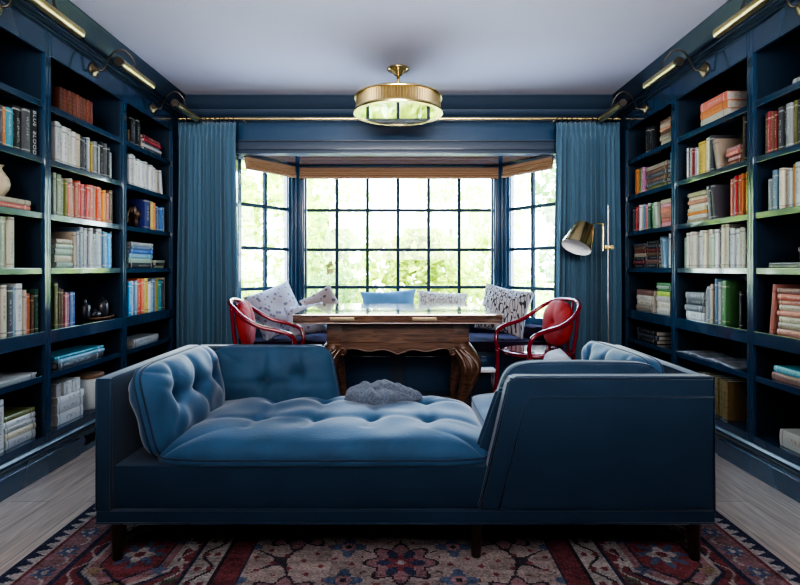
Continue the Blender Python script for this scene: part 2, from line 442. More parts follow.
pl = Vector((-A.x + .015, A.y)); ql = Vector((-Bp.x - .035, Bp.y - .05)); LL = (ql - pl).length
window('window_2', pl, ql, [LL * .52], ZM, SILL, OZ)
pr = Vector((Bp.x + .035, Bp.y - .05)); qr = Vector((A.x - .015, A.y))
window('window_3', pr, qr, [LL * .48], ZM, SILL, OZ)
# crown mouldings (glossy beads)
def crown_profile():
    # (inset from wall plane, z)
    return [(0, 2.455), (.012, 2.455), (.018, 2.462), (.012, 2.470), (.012, 2.482), (.022, 2.486), (.028, 2.494), (.022, 2.502), (.018, 2.51), (.018, 2.548), (.03, 2.556), (.045, 2.60), (.07, 2.628), (.075, 2.645), (.08, 2.648), (.08, H), (0, H)]
for nm, s in (('trim_4', -1), ('trim_5', 1)):
    b = BM(); prism(b, [(s * (XF - i), z) for i, z in crown_profile()], REAR + .01, YB, axis='y')
    struct(obj(nm, b, NAVYM, ang=50))
for nm, s in (('trim_7', -1), ('trim_8', 1)):
    b = BM(); tube(b, [(s * (XF - .034), REAR + .02, 2.492), (s * (XF - .034), YB - .1, 2.492)], .007, 10); tube(b, [(s * (XF - .026), REAR + .02, 2.532), (s * (XF - .026), YB - .1, 2.532)], .006, 10); struct(obj(nm, b, NAVYG, smooth=True))
b = BM(); prism(b, [(YB - i * 1.05, z) for i, z in crown_profile()], -XF + .01, XF - .01, axis='x'); struct(obj('trim_6', b, NAVYM, ang=50))

# ------------------------------------------------------------------ bookcases
BAY = {1: (2.125, 2.955), 2: (2.955, 3.785), 3: (3.785, 4.60)}
LEV = [2.055, 1.75, 1.445, 1.14, .793, .55, .22]     # shelf tops, top shelf first
BAYNAME = {('L', 1): 'left bookcase nearest camera', ('L', 2): 'middle left bookcase', ('L', 3): 'left bookcase beside curtain',
           ('R', 1): 'right bookcase nearest camera', ('R', 2): 'middle right bookcase', ('R', 3): 'right bookcase beside curtain'}
LNAME = ['top shelf', 'second shelf', 'third shelf', 'fourth shelf', 'fifth shelf', 'sixth shelf', 'bottom shelf']
def bookcase(side, k):
    s = -1 if side == 'L' else 1
    y0, y1 = BAY[k]; yend = YB - .002 if k == 3 else y1
    root = empty('bookcase', (s * XF, (y0 + y1) / 2, 0))
    nm = {1: 'tall navy lacquered built-in bookcase nearest the camera on the %s', 2: 'middle of the three navy lacquered bookcases along the %s wall', 3: 'farthest navy lacquered bookcase on the %s, beside the blue curtain'}[k] % {'L': 'left', 'R': 'right'}[side]
    tag(root, nm, 'bookcase', 'built-in bookcases')
    oy = (y0 + y1) / 2
    def B(name, x0, x1, ya, yb, z0, z1, m=NAVY, bev=.003, par=root):
        b = BM(); xs = sorted((s * (x0), s * (x1))); box(b, xs[0] - s * XF, xs[1] - s * XF, ya - oy, yb - oy, z0, z1, bev=bev)
        return obj(name, b, m, par)
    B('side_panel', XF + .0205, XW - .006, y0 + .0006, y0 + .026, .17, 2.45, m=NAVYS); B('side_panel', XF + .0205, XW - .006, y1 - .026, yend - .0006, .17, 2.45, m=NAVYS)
    B('stile', XF, XF + .02, y0 + .0006, y0 + .026, .181, 2.454); B('stile', XF, XF + .02, y1 - .026, yend - .0006, .181, 2.454)
    a, c = y0 + .0265, y1 - .0265
    for i, z in enumerate(LEV):
        th = .035
        if i == 4: th = .075
        if i == 6: th = .05
        B('shelf', XF + (.001 if i in (4, 6) else .01), XW - .02, a, c, z - th, z)
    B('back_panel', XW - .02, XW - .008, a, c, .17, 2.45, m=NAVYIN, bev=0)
    B('fascia', XF, XF + .02, a, c, 2.32, 2.454)
    # plinth with recessed panel, bead and vent
    pl = B('plinth', XF + .004, XW - .01, y0 + .0006, yend - .0006, 0, .168)
    b = BM(); prism(b, [(s * (XF - i) - s * XF, z) for i, z in ((0, .168), (-.01, .168), (-.01, .13), (.004, .13), (.006, .134), (.009, .140), (.006, .146), (.005, .150), (.010, .153), (.012, .159), (.009, .164), (.004, .168), (0, .18))], y0 + .0006 - oy, yend - .0006 - oy, axis='y')
    obj('bead_moulding', b, NAVYS, pl, ang=50)
    b = BM(); x_ = sorted((0.0038 * s, -.006 * s))
    py0, py1 = {1: (y0 + .02, y1 - .0006), 2: (y0 + .0006, 3.245), 3: (y0 + .12, y1 - .12)}[k]
    box(b, x_[0], x_[1], py0 - oy, py1 - oy, .0005, .104, bev=.002)
    obj('raised_panel', b, NAVY, pl)
    if k == 2:
        b = BM(); gy = 3.33 - oy
        for q in range(9):
            for d in (-1, 1):
                ya = gy + q * .022
                tube(b, [(s * .001, ya - d * .018, .045), (s * .001, ya + d * .018, .098)], .0032, 5)
        for zz in (.042, .101): tube(b, [(s * .001, gy - .022, zz), (s * .001, gy + .198, zz)], .004, 5)
        obj('vent_grille', b, IRONB, pl)
    return root
for sd in 'LR':
    for k in (1, 2, 3): bookcase(sd, k)

# ------------------------------------------------------------------ books
CN = {  # colour name -> (rgb, ink rgb, ink kind)
 'white': ((.66, .65, .62), (.10, .10, .12)), 'cream': ((.60, .53, .39), (.16, .11, .06)), 'ivory': ((.66, .61, .49), (.35, .12, .08)),
 'beige': ((.42, .35, .25), (.12, .09, .06)), 'grey': ((.26, .27, .28), (.70, .70, .70)), 'pale grey': ((.46, .48, .49), (.1, .1, .1)), 'dark grey': ((.07, .07, .08), (.5, .5, .5)),
 'black': ((.012, .012, .016), (.60, .58, .50)), 'orange': ((.72, .17, .05), (.7, .6, .5)), 'amber': ((.70, .28, .06), (.3, .05, .02)), 'yellow': ((.72, .48, .08), (.15, .08, .02)),
 'red': ((.55, .045, .035), (.7, .6, .5)), 'dark red': ((.20, .018, .022), (.6, .5, .35)), 'coral': ((.66, .17, .12), (.75, .65, .55)), 'salmon': ((.66, .30, .21), (.3, .05, .05)),
 'pink': ((.55, .22, .24), (.75, .65, .6)), 'mauve': ((.40, .17, .26), (.75, .65, .65)), 'brown leather': ((.17, .045, .032), (.34, .2, .10)), 'brown': ((.15, .075, .04), (.5, .4, .25)),
 'green': ((.08, .25, .08), (.6, .6, .4)), 'dark green': ((.02, .085, .05), (.5, .5, .35)), 'sage': ((.33, .37, .24), (.7, .7, .55)), 'pale green': ((.38, .46, .36), (.15, .18, .12)), 'olive': ((.20, .21, .06), (.55, .5, .3)),
 'lime': ((.50, .62, .06), (.1, .15, .02)), 'teal': ((.05, .30, .38), (.6, .7, .7)), 'light blue': ((.25, .47, .62), (.75, .75, .75)), 'blue': ((.05, .20, .48), (.7, .7, .7)), 'bright blue': ((.05, .42, .80), (.75, .8, .8)),
 'dark blue': ((.015, .03, .14), (.5, .45, .2)), 'slate blue': ((.12, .20, .30), (.6, .6, .6)), 'gold banded': ((.24, .16, .06), (.03, .015, .008)), 'patterned': ((.30, .14, .11), (.03, .03, .05)), 'turquoise': ((.15, .55, .58), (.7, .7, .7))}
_bm = {}
def bookmat(c):
    if c in _bm: return _bm[c]
    base, ink = CN[c]
    m, nt, b = newmat('book_' + c.replace(' ', '_')); N = nt.nodes; L = nt.links
    tc = N.new('ShaderNodeTexCoord'); sp = N.new('ShaderNodeSeparateXYZ'); L.new(tc.outputs['Generated'], sp.inputs[0])
    oi = N.new('ShaderNodeObjectInfo')
    def M(op, a, b_=None, c_=None):
        n = N.new('ShaderNodeMath'); n.operation = op
        for i, v in enumerate((a, b_, c_)):
            if v is None: continue
            if isinstance(v, (int, float)): n.inputs[i].default_value = v
            else: L.new(v, n.inputs[i])
        return n.outputs[0]
    x, y, z = sp.outputs
    rnd = oi.outputs['Random']
    # lettering: blocky noise along the spine
    cv = N.new('ShaderNodeCombineXYZ')
    L.new(M('MULTIPLY', x, 2.6), cv.inputs[0]); L.new(M('MULTIPLY', z, 40), cv.inputs[1]); L.new(M('MULTIPLY', rnd, 50), cv.inputs[2])
    ns = N.new('ShaderNodeTexNoise'); ns.inputs['Scale'].default_value = 1.3; ns.inputs['Detail'].default_value = 2; L.new(cv.outputs[0], ns.inputs['Vector'])
    letter = M('GREATER_THAN', ns.outputs['Fac'], .53)
    inx = M('LESS_THAN', M('ABSOLUTE', M('SUBTRACT', x, .5)), .17)
    lo = M('MULTIPLY_ADD', rnd, .25, .12); inz = M('MULTIPLY', M('GREATER_THAN', z, lo), M('LESS_THAN', z, M('MULTIPLY_ADD', rnd, .2, .68)))
    txt = M('MULTIPLY', M('MULTIPLY', letter, inx), inz)
    # bands
    zr = M('FRACT', M('MULTIPLY', rnd, 7.13))
    band = M('LESS_THAN', M('ABSOLUTE', M('SUBTRACT', z, M('MULTIPLY_ADD', zr, .12, .84))), .018)
    band2 = M('LESS_THAN', M('ABSOLUTE', M('SUBTRACT', z, .07)), .012)
    if c in ('gold banded', 'brown leather'):
        f = M('FRACT', M('MULTIPLY', z, 6)); band = M('LESS_THAN', f, .08); band2 = band; 
    msk = M('MAXIMUM', txt, M('MAXIMUM', band, band2))
    front = M('LESS_THAN', y, .12); msk = M('MULTIPLY', msk, front)
    mx = N.new('ShaderNodeMixRGB'); L.new(M('MULTIPLY', msk, .6), mx.inputs[0]); mx.inputs[2].default_value = (*ink, 1)
    hs = N.new('ShaderNodeHueSaturation'); hs.inputs['Color'].default_value = (*base, 1)
    L.new(M('MULTIPLY_ADD', rnd, .5, .75), hs.inputs['Value']); L.new(M('MULTIPLY_ADD', zr, .03, .485), hs.inputs['Hue'])
    L.new(hs.outputs[0], mx.inputs[1]); L.new(mx.outputs[0], b.inputs['Base Color'])
    b.inputs['Roughness'].default_value = .5; b.inputs['Coat Weight'].default_value = .12
    _bm[c] = m; return m
_bcount = 0
def book_mesh(t, d, h, pages_visible=True):
    """spine faces -y at y=0, thickness on x, base at z=0"""
    b = BM(); cv = min(.0035, t * .16)
    # cover: spine slab slightly rounded + boards
    n = 5; pts = []
    for i in range(n + 1):
        a = -1 + 2 * i / n; pts.append((a * t / 2, .004 * a * a if t > .012 else 0))
    poly = pts + [(t / 2, d), (t / 2 - cv, d), (t / 2 - cv, .008), (-t / 2 + cv, .008), (-t / 2 + cv, d), (-t / 2, d)]
    prism(b, poly, 0, h)
    me = bpy.data.meshes.new('book'); bmesh.ops.recalc_face_normals(b, faces=b.faces[:]); b.to_mesh(me); b.free()
    p = BM(); box(p, -t / 2 + cv, t / 2 - cv, .0085, d - .004, .004, h - .004)
    mp = bpy.data.meshes.new('page_block'); p.to_mesh(mp); p.free()
    return me, mp
def mkbook(col, t, d, h, M, label, group):
    me, mp = book_mesh(t, d, h)
    o = link('book', me, bookmat(col)); o.matrix_world = M
    pg = link('page_block', mp, PAGES, o)
    tag(o, label, 'book', group)
    return o
ORD = ['first', 'second', 'third', 'fourth', 'fifth', 'sixth', 'seventh', 'eighth', 'ninth', 'tenth', 'eleventh', 'twelfth', 'thirteenth', 'fourteenth', 'fifteenth', 'sixteenth', 'seventeenth', 'eighteenth', 'nineteenth', 'twentieth']
XS = 1.978
def dpx(px): return F * XS / abs(HX - px)
def sideM(side, y, z, x=XS):
    s = -1 if side == 'L' else 1
    return Matrix.Translation((s * x, y, z)) @ Matrix.Rotation(R(90) if side == 'L' else R(-90), 4, 'Z')
def clampbay(bay, y): return min(max(y, BAY[bay][0] + .029), BAY[bay][1] - .029)
def row(side, bay, lev, pa, pb, items, hh=.225, rowname='upright row', lean=0, dep=.16, shrink=.955, zbase=None):
    """items: 'colour' or (colour, weight) or (colour, weight, height); listed left to right as seen"""
    it = [(i, 1, None) if isinstance(i, str) else (tuple(i) + (None,) * (3 - len(i))) for i in items]
    ya, yb = clampbay(bay, dpx(pa)), clampbay(bay, dpx(pb))   # left: increasing ; right: decreasing
    W = sum(i[1] for i in it); y = ya; z = LEV[lev] if zbase is None else zbase
    n = len(it)
    for k, (c, w, h) in enumerate(it):
        t = (yb - ya) * w / W; tt = abs(t) * shrink
        h = h or hh * random.uniform(.88, 1.06)
        yc = y + t / 2; y += t
        lab = '%s book %s from left in %s, %s, %s' % (c, ORD[k], rowname, LNAME[lev], BAYNAME[side, bay])
        if n == 1: lab = '%s book standing upright, %s, %s' % (c, LNAME[lev], BAYNAME[side, bay])
        M = sideM(side, yc, z + .0008, XS + random.uniform(-.006, .012))
        if lean:
            a = R(lean); M = sideM(side, yc, z + .0008 + abs(math.sin(a)) * tt / 2) @ Matrix.Rotation(a, 4, 'Y')
        mkbook(c, tt, dep * random.uniform(.85, 1.05), h, M, lab, 'books in ' + rowname + ', ' + LNAME[lev] + ' of ' + BAYNAME[side, bay])
def stack(side, bay, lev, pa, pb, items, th=.03, name='flat stack', zbase=None, dep=.17, jitter=.012):
    """items top to bottom: 'colour' or (colour, thickness)"""
    it = [(i, th) if isinstance(i, str) else i for i in items]
    ya, yb = clampbay(bay, dpx(pa)), clampbay(bay, dpx(pb)); L0 = abs(yb - ya); yc = (ya + yb) / 2
    z = LEV[lev] if zbase is None else zbase; n = len(it)
    for k in range(n - 1, -1, -1):
        c, t = it[k]; L = L0 * random.uniform(.9, 1.0); 
        pos = ORD[k] + ' from top' if k else 'topmost'
        lab = '%s book %s of %s, %s, %s' % (c, pos, name, LNAME[lev], BAYNAME[side, bay])
        if n == 1: lab = '%s book lying flat, %s, %s' % (c, LNAME[lev], BAYNAME[side, bay])
        M = sideM(side, yc, z + t / 2 + .0006, XS + random.uniform(-.004, jitter)) @ Matrix.Translation((0, 0, 0)) @ Matrix.Rotation(R(90), 4, 'Y') @ Matrix.Translation((0, 0, -L / 2))
        mkbook(c, t - .0008, dep * random.uniform(.88, 1.0), L, M, lab, 'books in ' + name + ', ' + LNAME[lev] + ' of ' + BAYNAME[side, bay])
        z += t
    return z

# ---- left, bay nearest camera
LB = 'L'
row(LB, 1, 1, -40, 38, [('cream', 1.1), ('cream', 1), ('white', 1), ('cream', 1.1), ('pale grey', 1.2, .235), ('dark grey', .5, .2), ('orange', .8, .20), ('teal', 1.1, .205), ('black', .35, .2), ('black', 1.2, .235), ('dark grey', 1.1, .235), ('black', 1.4, .245)], rowname='upright row')
zt = stack(LB, 1, 2, -10, 33, ['cream', 'coral'], th=.028, name='pair under the vase', dep=.2)
row(LB, 1, 3, -40, 15, [('sage', 1), ('pale green', 1), ('sage', 1), ('pale green', 1.3, .25), ('pale grey', .8, .258), ('sage', .9, .258), ('cream', .9, .26)], rowname='pale row', hh=.25)
row(LB, 1, 4, -40, 40, [('pale grey', 1.5), ('light blue', 1.6, .29), ('light blue', 1.8, .29), ('mauve', .8, .25), ('mauve', .7, .25), ('cream', 1, .26), ('dark grey', 1.0, .25), ('light blue', .4, .25), ('white', 1.2, .265), ('cream', .5, .23), ('red', .6, .21), ('orange', .5, .21), ('brown', .5, .2), ('dark green', .8, .23)], rowname='mixed row', hh=.28)
stack(LB, 1, 5, -10, 37, [('white', .010), ('pale grey', .012)], name='thin flat pair', dep=.22)
row(LB, 1, 6, -40, 4, [('white', 1), ('cream', 1), ('white', 1), ('white', .9), ('white', 1)], hh=.25, rowname='white row')
stack(LB, 1, 6, 5, 37, [('olive', .026), ('white', .030), ('white', .028), ('cream', .034), ('white', .046)], name='flat stack', dep=.21)
# ---- left middle
row(LB, 2, 0, 62, 93, [('brown leather', 1, .15)] * 9, rowname='leather set', dep=.11, shrink=.88)
row(LB, 2, 1, 55, 112, [('white', 1.3, .235), ('white', 1.1, .23), ('white', 1.3, .225), ('white', .6, .22), ('ivory', 1.2, .23), ('white', 1.1, .22), ('cream', 1.0, .215), ('black', .7), ('dark grey', .8), ('black', 1, .21), ('pale grey', .7), ('black', 1, .21), ('yellow', .5, .2), ('grey', 1.1), ('black', 1), ('pale grey', .8), ('black', 1.1), ('dark grey', .9), ('black', 1), ('pale grey', .9, .18)], rowname='white-to-black row')
row(LB, 2, 2, 55, 114, [('pale green', .8, .245), ('sage', 1.3, .24), ('sage', 1.1, .225), ('olive', .6, .22), ('coral', .8, .20), ('ivory', .5, .235), ('coral', 1.2, .2), ('salmon', .8, .22), ('red', 1.1, .235), ('coral', 1, .22), ('dark red', .7, .22), ('red', 1.3, .225), ('coral', 1.4, .23), ('salmon', .9), ('red', 1, .23), ('orange', .9, .225), ('amber', 1.1, .215), ('orange', .8, .22), ('salmon', 1), ('brown', 1.3, .23)], rowname='red row')
stack(LB, 2, 3, 56, 73, [('beige', .030), ('pale green', .026), ('pale green', .040), ('cream', .040), ('pale green', .034)], name='pale green stack')
row(LB, 2, 3, 74, 114, [('beige', .8, .22), ('pale grey', .9, .22), ('slate blue', .6, .25), ('white', 1, .255), ('pale grey', 1.1, .25), ('slate blue', .5), ('white', 1.1, .255), ('pale grey', .8), ('light blue', .9), ('white', .7, .255), ('pale grey', 1.2, .26), ('slate blue', .6), ('light blue', .9, .24), ('bright blue', 1.0, .24), ('bright blue', 1.0, .235), ('dark grey', .8, .25)], rowname='blue row', hh=.24)
row(LB, 2, 4, 56, 77, [('olive', .9, .26), ('brown', .6, .23), ('brown', .8, .22), ('dark red', .5, .2), ('pink', .8, .2), ('mauve', .7, .195), ('slate blue', .8, .2), ('blue', .8, .2)], rowname='short row', hh=.2)
stack(LB, 2, 5, 56, 106, [('teal', .018), ('light blue', .020), ('dark grey', .034)], name='flat stack', dep=.19)
zt2 = stack(LB, 2, 6, 58, 84, [('white', .045), ('white', .055), ('white', .065)], name='white flat stack', dep=.2, jitter=.004)
row(LB, 2, 6, 59, 82, [('white', 1, .075)] * 5, rowname='small row on the stack', zbase=zt2, dep=.14)
# ---- left by curtain
row(LB, 3, 0, 129, 142, [('brown', .5, .1), ('black', 1, .20), ('dark grey', 1, .2), ('black', 1, .21), ('black', .9, .19)], rowname='dark row', hh=.2)
stack(LB, 3, 0, 144, 162, [('dark red', .03), ('red', .022), ('dark grey', .018), ('white', .026), ('dark grey', .03)], name='dark red stack')
row(LB, 3, 1, 129, 158, [('white', .7, .22), ('white', 1.1, .235), ('ivory', .8, .23), ('white', .6, .2), ('white', 1, .22), ('white', 1.2, .215), ('white', 1, .22), ('ivory', .7, .19), ('white', 1.1, .21), ('white', 1, .2), ('cream', .9, .19)], rowname='white row')
row(LB, 3, 1, 161.5, 163.5, [('white', 1, .2)], lean=-8, rowname='end')
row(LB, 3, 2, 145, 165, [('dark blue', 2.2, .23), ('yellow', 1, .225), ('amber', .8, .22), ('dark blue', .6), ('light blue', .7, .2), ('slate blue', .8), ('blue', .9, .2), ('pale grey', .8, .2)], rowname='blue-yellow row', hh=.21)
stack(LB, 3, 3, 130, 154, [('grey', .028), ('slate blue', .026), ('blue', .032), ('light blue', .036), ('pale green', .034), ('black', .038)], name='blue stack')
stack(LB, 3, 3, 156, 165, [('pale green', .022), ('black', .022), ('sage', .02)], name='small low stack')
row(LB, 3, 4, 129, 166, [('bright blue', 1, .24), ('white', .9, .25), ('light blue', .6, .25), ('orange', 1.2, .265), ('orange', .8, .26), ('cream', .5), ('yellow', 1.1, .265), ('white', .7), ('light blue', .7), ('slate blue', .9, .26), ('cream', .5), ('yellow', 1, .26), ('teal', .9), ('dark grey', .9, .25), ('cream', .7, .265)], rowname='colourful row', hh=.255)
stack(LB, 3, 5, 135, 160, [('white', .05)], name='flat')
stack(LB, 3, 6, 129, 141, [('yellow', .05), ('dark grey', .09)], name='yellow-topped stack')
stack(LB, 3, 6, 142, 160, [('amber', .018), ('black', .03), ('black', .08)], name='dark stack')
# ---- right by curtain  (left to right = far to near)
RB = 'R'
row(RB, 3, 0, 645, 651, [('black', 1, .21), ('black', 1, .2)], rowname='dark pair')
stack(RB, 3, 0, 660, 671, [('brown', .03), ('beige', .03), ('salmon', .026), ('brown', .03), ('beige', .04), ('cream', .04)], name='brown stack')
row(RB, 3, 1, 633, 644, [('brown', .7, .19), ('amber', 1, .21), ('olive', 1, .21), ('cream', .7, .205), ('mauve', .8, .205)], rowname='brown row')
stack(RB, 3, 1, 646, 667, [('beige', .03), ('brown', .03), ('dark grey', .034), ('brown', .034), ('dark grey', .03), ('olive', .03)], name='dark brown stack')
row(RB, 3, 1, 668.5, 670.5, [('light blue', 1, .235)], rowname='end')
row(RB, 3, 2, 632, 650, [('dark grey', .8, .19), ('brown', .7, .2), ('red', 1, .2), ('dark red', .8), ('white', .5, .21), ('pale green', 1, .21), ('slate blue', .6), ('coral', .9, .2), ('white', .6, .21), ('dark green', .8)], rowname='mixed row', hh=.205)
row(RB, 3, 2, 652, 657, [('green', 1, .20), ('pale green', 1, .20)], rowname='leaning pair', lean=-6)
stack(RB, 3, 2, 660, 671, [('cream', .03), ('pink', .034), ('coral', .04), ('salmon', .03), ('coral', .036), ('pink', .036)], name='pink stack')
stack(RB, 3, 3, 633, 645, [('dark grey', .025), ('brown', .03), ('dark red', .025), ('beige', .03), ('black', .03), ('dark red', .03), ('black', .03)], name='left dark stack')
stack(RB, 3, 3, 646, 658.5, [('black', .03), ('dark grey', .03), ('dark red', .03), ('brown', .03), ('black', .03), ('patterned', .03), ('black', .035)], name='right dark stack')
row(RB, 3, 3, 661, 665.5, [('slate blue', 1, .235), ('light blue', .7, .22)], rowname='leaning blue pair', lean=-7)
row(RB, 3, 3, 668.5, 670.5, [('white', 1, .25)], rowname='end')
stack(RB, 3, 4, 636, 653, [('patterned', .045), ('ivory', .04), ('cream', .04), ('beige', .045)], name='patterned-topped stack')
stack(RB, 3, 4, 656, 670, [('green', .022), ('pale green', .022), ('green', .022), ('lime', .034), ('ivory', .045), ('cream', .045), ('ivory', .045)], name='green-topped stack')
stack(RB, 3, 5, 636, 657, [('black', .035), ('dark grey', .035), ('black', .03)], name='black stack')
# ---- right middle
stack(RB, 2, 0, 699, 726, [('coral', .055), ('amber', .050), ('ivory', .055)], name='three-book stack', dep=.22)
row(RB, 2, 1, 685, 712, [('white', .6, .215), ('black', 1, .215), ('pale grey', .8, .2), ('dark red', .5, .19), ('grey', 1, .195), ('white', .6), ('yellow', 2.4, .215), ('cream', 1.3, .225), ('dark grey', 1, .23)], rowname='mixed row', hh=.2)
row(RB, 2, 1, 715.5, 719.5, [('beige', 1, .195)], lean=-12, rowname='leaning')
stack(RB, 2, 1, 726, 739.5, [('pink', .025), ('coral', .028), ('pink', .028), ('dark red', .03)], name='red stack', dep=.18)
row(RB, 2, 1, 741.5, 745.5, [('black', 1, .265), ('gold banded', .5, .26), ('black', 1, .265)], rowname='thin dark trio')
stack(RB, 2, 2, 687, 706.5, [('beige', .03), ('cream', .022), ('salmon', .026), ('ivory', .026), ('cream', .026), ('amber', .022), ('white', .024), ('beige', .026)], name='cream stack')
row(RB, 2, 2, 708.5, 715, [('grey', 1, .22), ('black', 1, .22), ('dark grey', 1, .22)], rowname='leaning dark trio', lean=-8)
row(RB, 2, 2, 728.5, 746, [('coral', 1, .225), ('pale grey', .7, .23), ('amber', .6), ('red', .8, .235), ('brown', .5), ('orange', .9, .235), ('amber', .7, .24), ('yellow', 1, .245)], rowname='orange row', hh=.225)
row(RB, 2, 3, 682, 746, [('pale green', 1.3, .21), ('cream', .7, .24), ('white', 1.1, .245), ('ivory', 1.4, .24), ('pale grey', 1), ('white', 1, .245), ('cream', 1.1, .24), ('ivory', 1.2), ('pale green', 1), ('white', .9, .24), ('dark grey', .9, .25), ('cream', .7, .265), ('ivory', 1, .265), ('dark grey', .5, .22), ('pale grey', 1.1, .235), ('white', 1, .23), ('cream', 1, .235), ('ivory', .8, .225)], rowname='white row', hh=.24)
stack(RB, 2, 4, 684, 702.5, [('grey', .045), ('dark grey', .04), ('grey', .042), ('white', .055)], name='grey stack', dep=.18)
row(RB, 2, 4, 704, 723.5, [('pale grey', 1, .21), ('grey', 1.2, .23), ('white', .7, .235), ('cream', .7, .245), ('dark grey', 1, .25), ('slate blue', .8, .28), ('pale grey', .7, .26), ('green', 1.8, .27)], rowname='grey row', hh=.235, dep=.2)
row(RB, 2, 4, 737, 742, [('brown', 1, .20), ('black', 1, .21)], rowname='dark pair')
row(RB, 2, 6, 697, 728, [('gold banded', 1, .235)] * 6, rowname='gilt set', dep=.17, shrink=.86)
# ---- right nearest
stack(RB, 1, 0, 790, 830, [('grey', .035)], name='flat', dep=.2)
row(RB, 1, 1, 763, 830, [('brown', 1.1, .225), ('red', .9, .225), ('brown', .6, .22), ('dark red', .8, .215), ('beige', .5), ('dark grey', 1.2, .225), ('black', .8, .22), ('grey', 1.3, .225), ('olive', .8, .23), ('dark grey', 1, .23), ('black', 1.3), ('grey', 1, .23), ('dark grey', 1.1), ('pale green', .9), ('grey', 1.2), ('black', 1)], rowname='dark row', hh=.225)
row(RB, 1, 2, 768, 830, [('grey', 1, .17), ('slate blue', 1.3, .21), ('pale grey', .6, .19), ('ivory', 1, .21), ('beige', 1, .2), ('pale grey', .9), ('amber', .8, .215), ('pale grey', 1.3, .22), ('cream', .7), ('sage', 1, .22), ('pale grey', 1), ('white', 1.2), ('slate blue', 1), ('cream', 1)], rowname='pale row', hh=.21)
stack(RB, 1, 3, 768, 815, [('pale grey', .013), ('sage', .015)], name='thin flat pair', dep=.2)
row(RB, 1, 4, 768.5, 771.5, [('salmon', 1, .26)], lean=6, rowname='leaning', dep=.16)
stack(RB, 1, 4, 776, 822, [('patterned', .03), ('coral', .030), ('salmon', .026), ('ivory', .030), ('salmon', .028), ('cream', .034), ('beige', .034), ('salmon', .03)], name='coral stack', dep=.2)
stack(RB, 1, 5, 771, 815, [('turquoise', .034), ('patterned', .04)], name='turquoise-topped pair', dep=.19)
stack(RB, 1, 6, 779, 825, [('ivory', .085)], name='flat', dep=.2)

# title lettering on one spine
def spine_title(text, size, o, t, h):
    cu = bpy.data.curves.new('t', 'FONT'); cu.body = text; cu.size = size; cu.align_x = 'CENTER'; cu.align_y = 'CENTER'; cu.extrude = .0003; cu.space_character = 1.15
    to = bpy.data.objects.new('t', cu); COL.objects.link(to); bpy.context.view_layer.update()
    me = bpy.data.meshes.new_from_object(to.evaluated_get(bpy.context.evaluated_depsgraph_get())); bpy.data.objects.remove(to)
    # text XY -> spine plane (x,z) facing -y, rotated to read downwards
    M = Matrix.Translation((0, -.0012, h / 2)) @ Matrix.Rotation(R(90), 4, 'X') @ Matrix.Rotation(R(-90), 4, 'Z')
    me.transform(M); me.name = 'spine_title'
    link('spine_title', me, mat('title_ink', (.62, .63, .65), rough=.6), o)
for o in list(COL.objects):
    if o.get('category') == 'book' and o['label'].startswith('black book twelfth') and 'second shelf, left bookcase nearest' in o['label']:
        h = o.dimensions.z if o.dimensions.z > .05 else .245
        o['label'] = 'black book titled BLUE BLOOD at right end, second shelf, left bookcase nearest camera'
        nm_ = bookmat('black').copy(); nm_.name = 'plain_black_cloth'; bb_ = nm_.node_tree.nodes['Principled BSDF']; nm_.node_tree.links.remove(bb_.inputs['Base Color'].links[0]); bb_.inputs['Base Color'].default_value = (.012, .012, .016, 1); o.data.materials[0] = nm_
        spine_title('BLUE  BLOOD', .034, o, .05, .245)

# ---- shelf ornaments
def place_wall(side, px, d_in=.1):
    s = -1 if side == 'L' else 1
    X = XF + d_in; return s * X, F * X / abs(HX - px)
x, y = place_wall('L', -5, .12)
b = BM(); lathe(b, [(.0, 0), (.036, 0), (.05, .012), (.075, .05), (.083, .085), (.076, .12), (.055, .155), (.04, .175), (.036, .19), (.048, .205), (.051, .207), (.045, .204), (.03, .188), (0, .18)], 32)

for v_ in b.verts: v_.co *= .80
v = obj('vase', b, CERAM, smooth=True); v.location = (x, y, LEV[2] + .0575); tag(v, 'cream rounded ceramic vase standing on two flat books, left bookcase nearest camera', 'vase')
# tray with three dark ornaments
x, y = place_wall('L', 97, .11)
b = BM(); lathe(b, [(0, 0), (.11, 0), (.135, .012), (.138, .018), (.128, .018), (.105, .008), (0, .008)], 36, M=Matrix.Diagonal((.62, 1.15, 1, 1)))
o = obj('tray', b, TRAYW, smooth=True); o.location = (x, y, LEV[4] + .001); tag(o, 'low oval wooden tray on the fifth shelf, middle left bookcase', 'tray')
for nm, px, prof, lab in (('stone_ornament', 84.5, [(0, 0), (.034, 0), (.036, .04), (.036, .08), (.028, .10), (.012, .108), (.014, .118), (.01, .13), (0, .133)], 'tall dark rounded ornament at the left end of the wooden tray'),
                          ('stone_ornament', 93.5, [(0, 0), (.034, 0), (.045, .016), (.045, .034), (.036, .044), (.02, .048), (.018, .058), (.008, .064), (0, .065)], 'squat dark round ornament in the middle of the wooden tray'),
                          ('stone_ornament', 102, [(0, 0), (.036, 0), (.042, .03), (.044, .07), (.038, .10), (.025, .118), (.010, .125), (.012, .136), (0, .14)], 'tall dark domed ornament at the right end of the wooden tray')):
    x, y = place_wall('L', px, .11)
    b = BM(); lathe(b, prof, 24); o = obj(nm, b, STONE, smooth=True); o.location = (x, y, LEV[4] + .0105 if px > 86 else LEV[4] + .012); tag(o, lab, 'ornament')
# canister
x, y = place_wall('L', 89.5, .095)
root = empty('canister', (x, y, LEV[6] + .001)); tag(root, 'white ceramic canister with a wooden lid beside white books, middle left bookcase', 'canister')
b = BM(); lathe(b, [(0, 0), (.07, 0), (.078, .006), (.078, .195), (.074, .2), (0, .2)], 32); obj('jar', b, CERW, root, smooth=True)
b = BM(); lathe(b, [(0, .2005), (.082, .2005), (.086, .206), (.086, .222), (.08, .228), (0, .228)], 32); obj('lid', b, LIDW, root, ang=40)
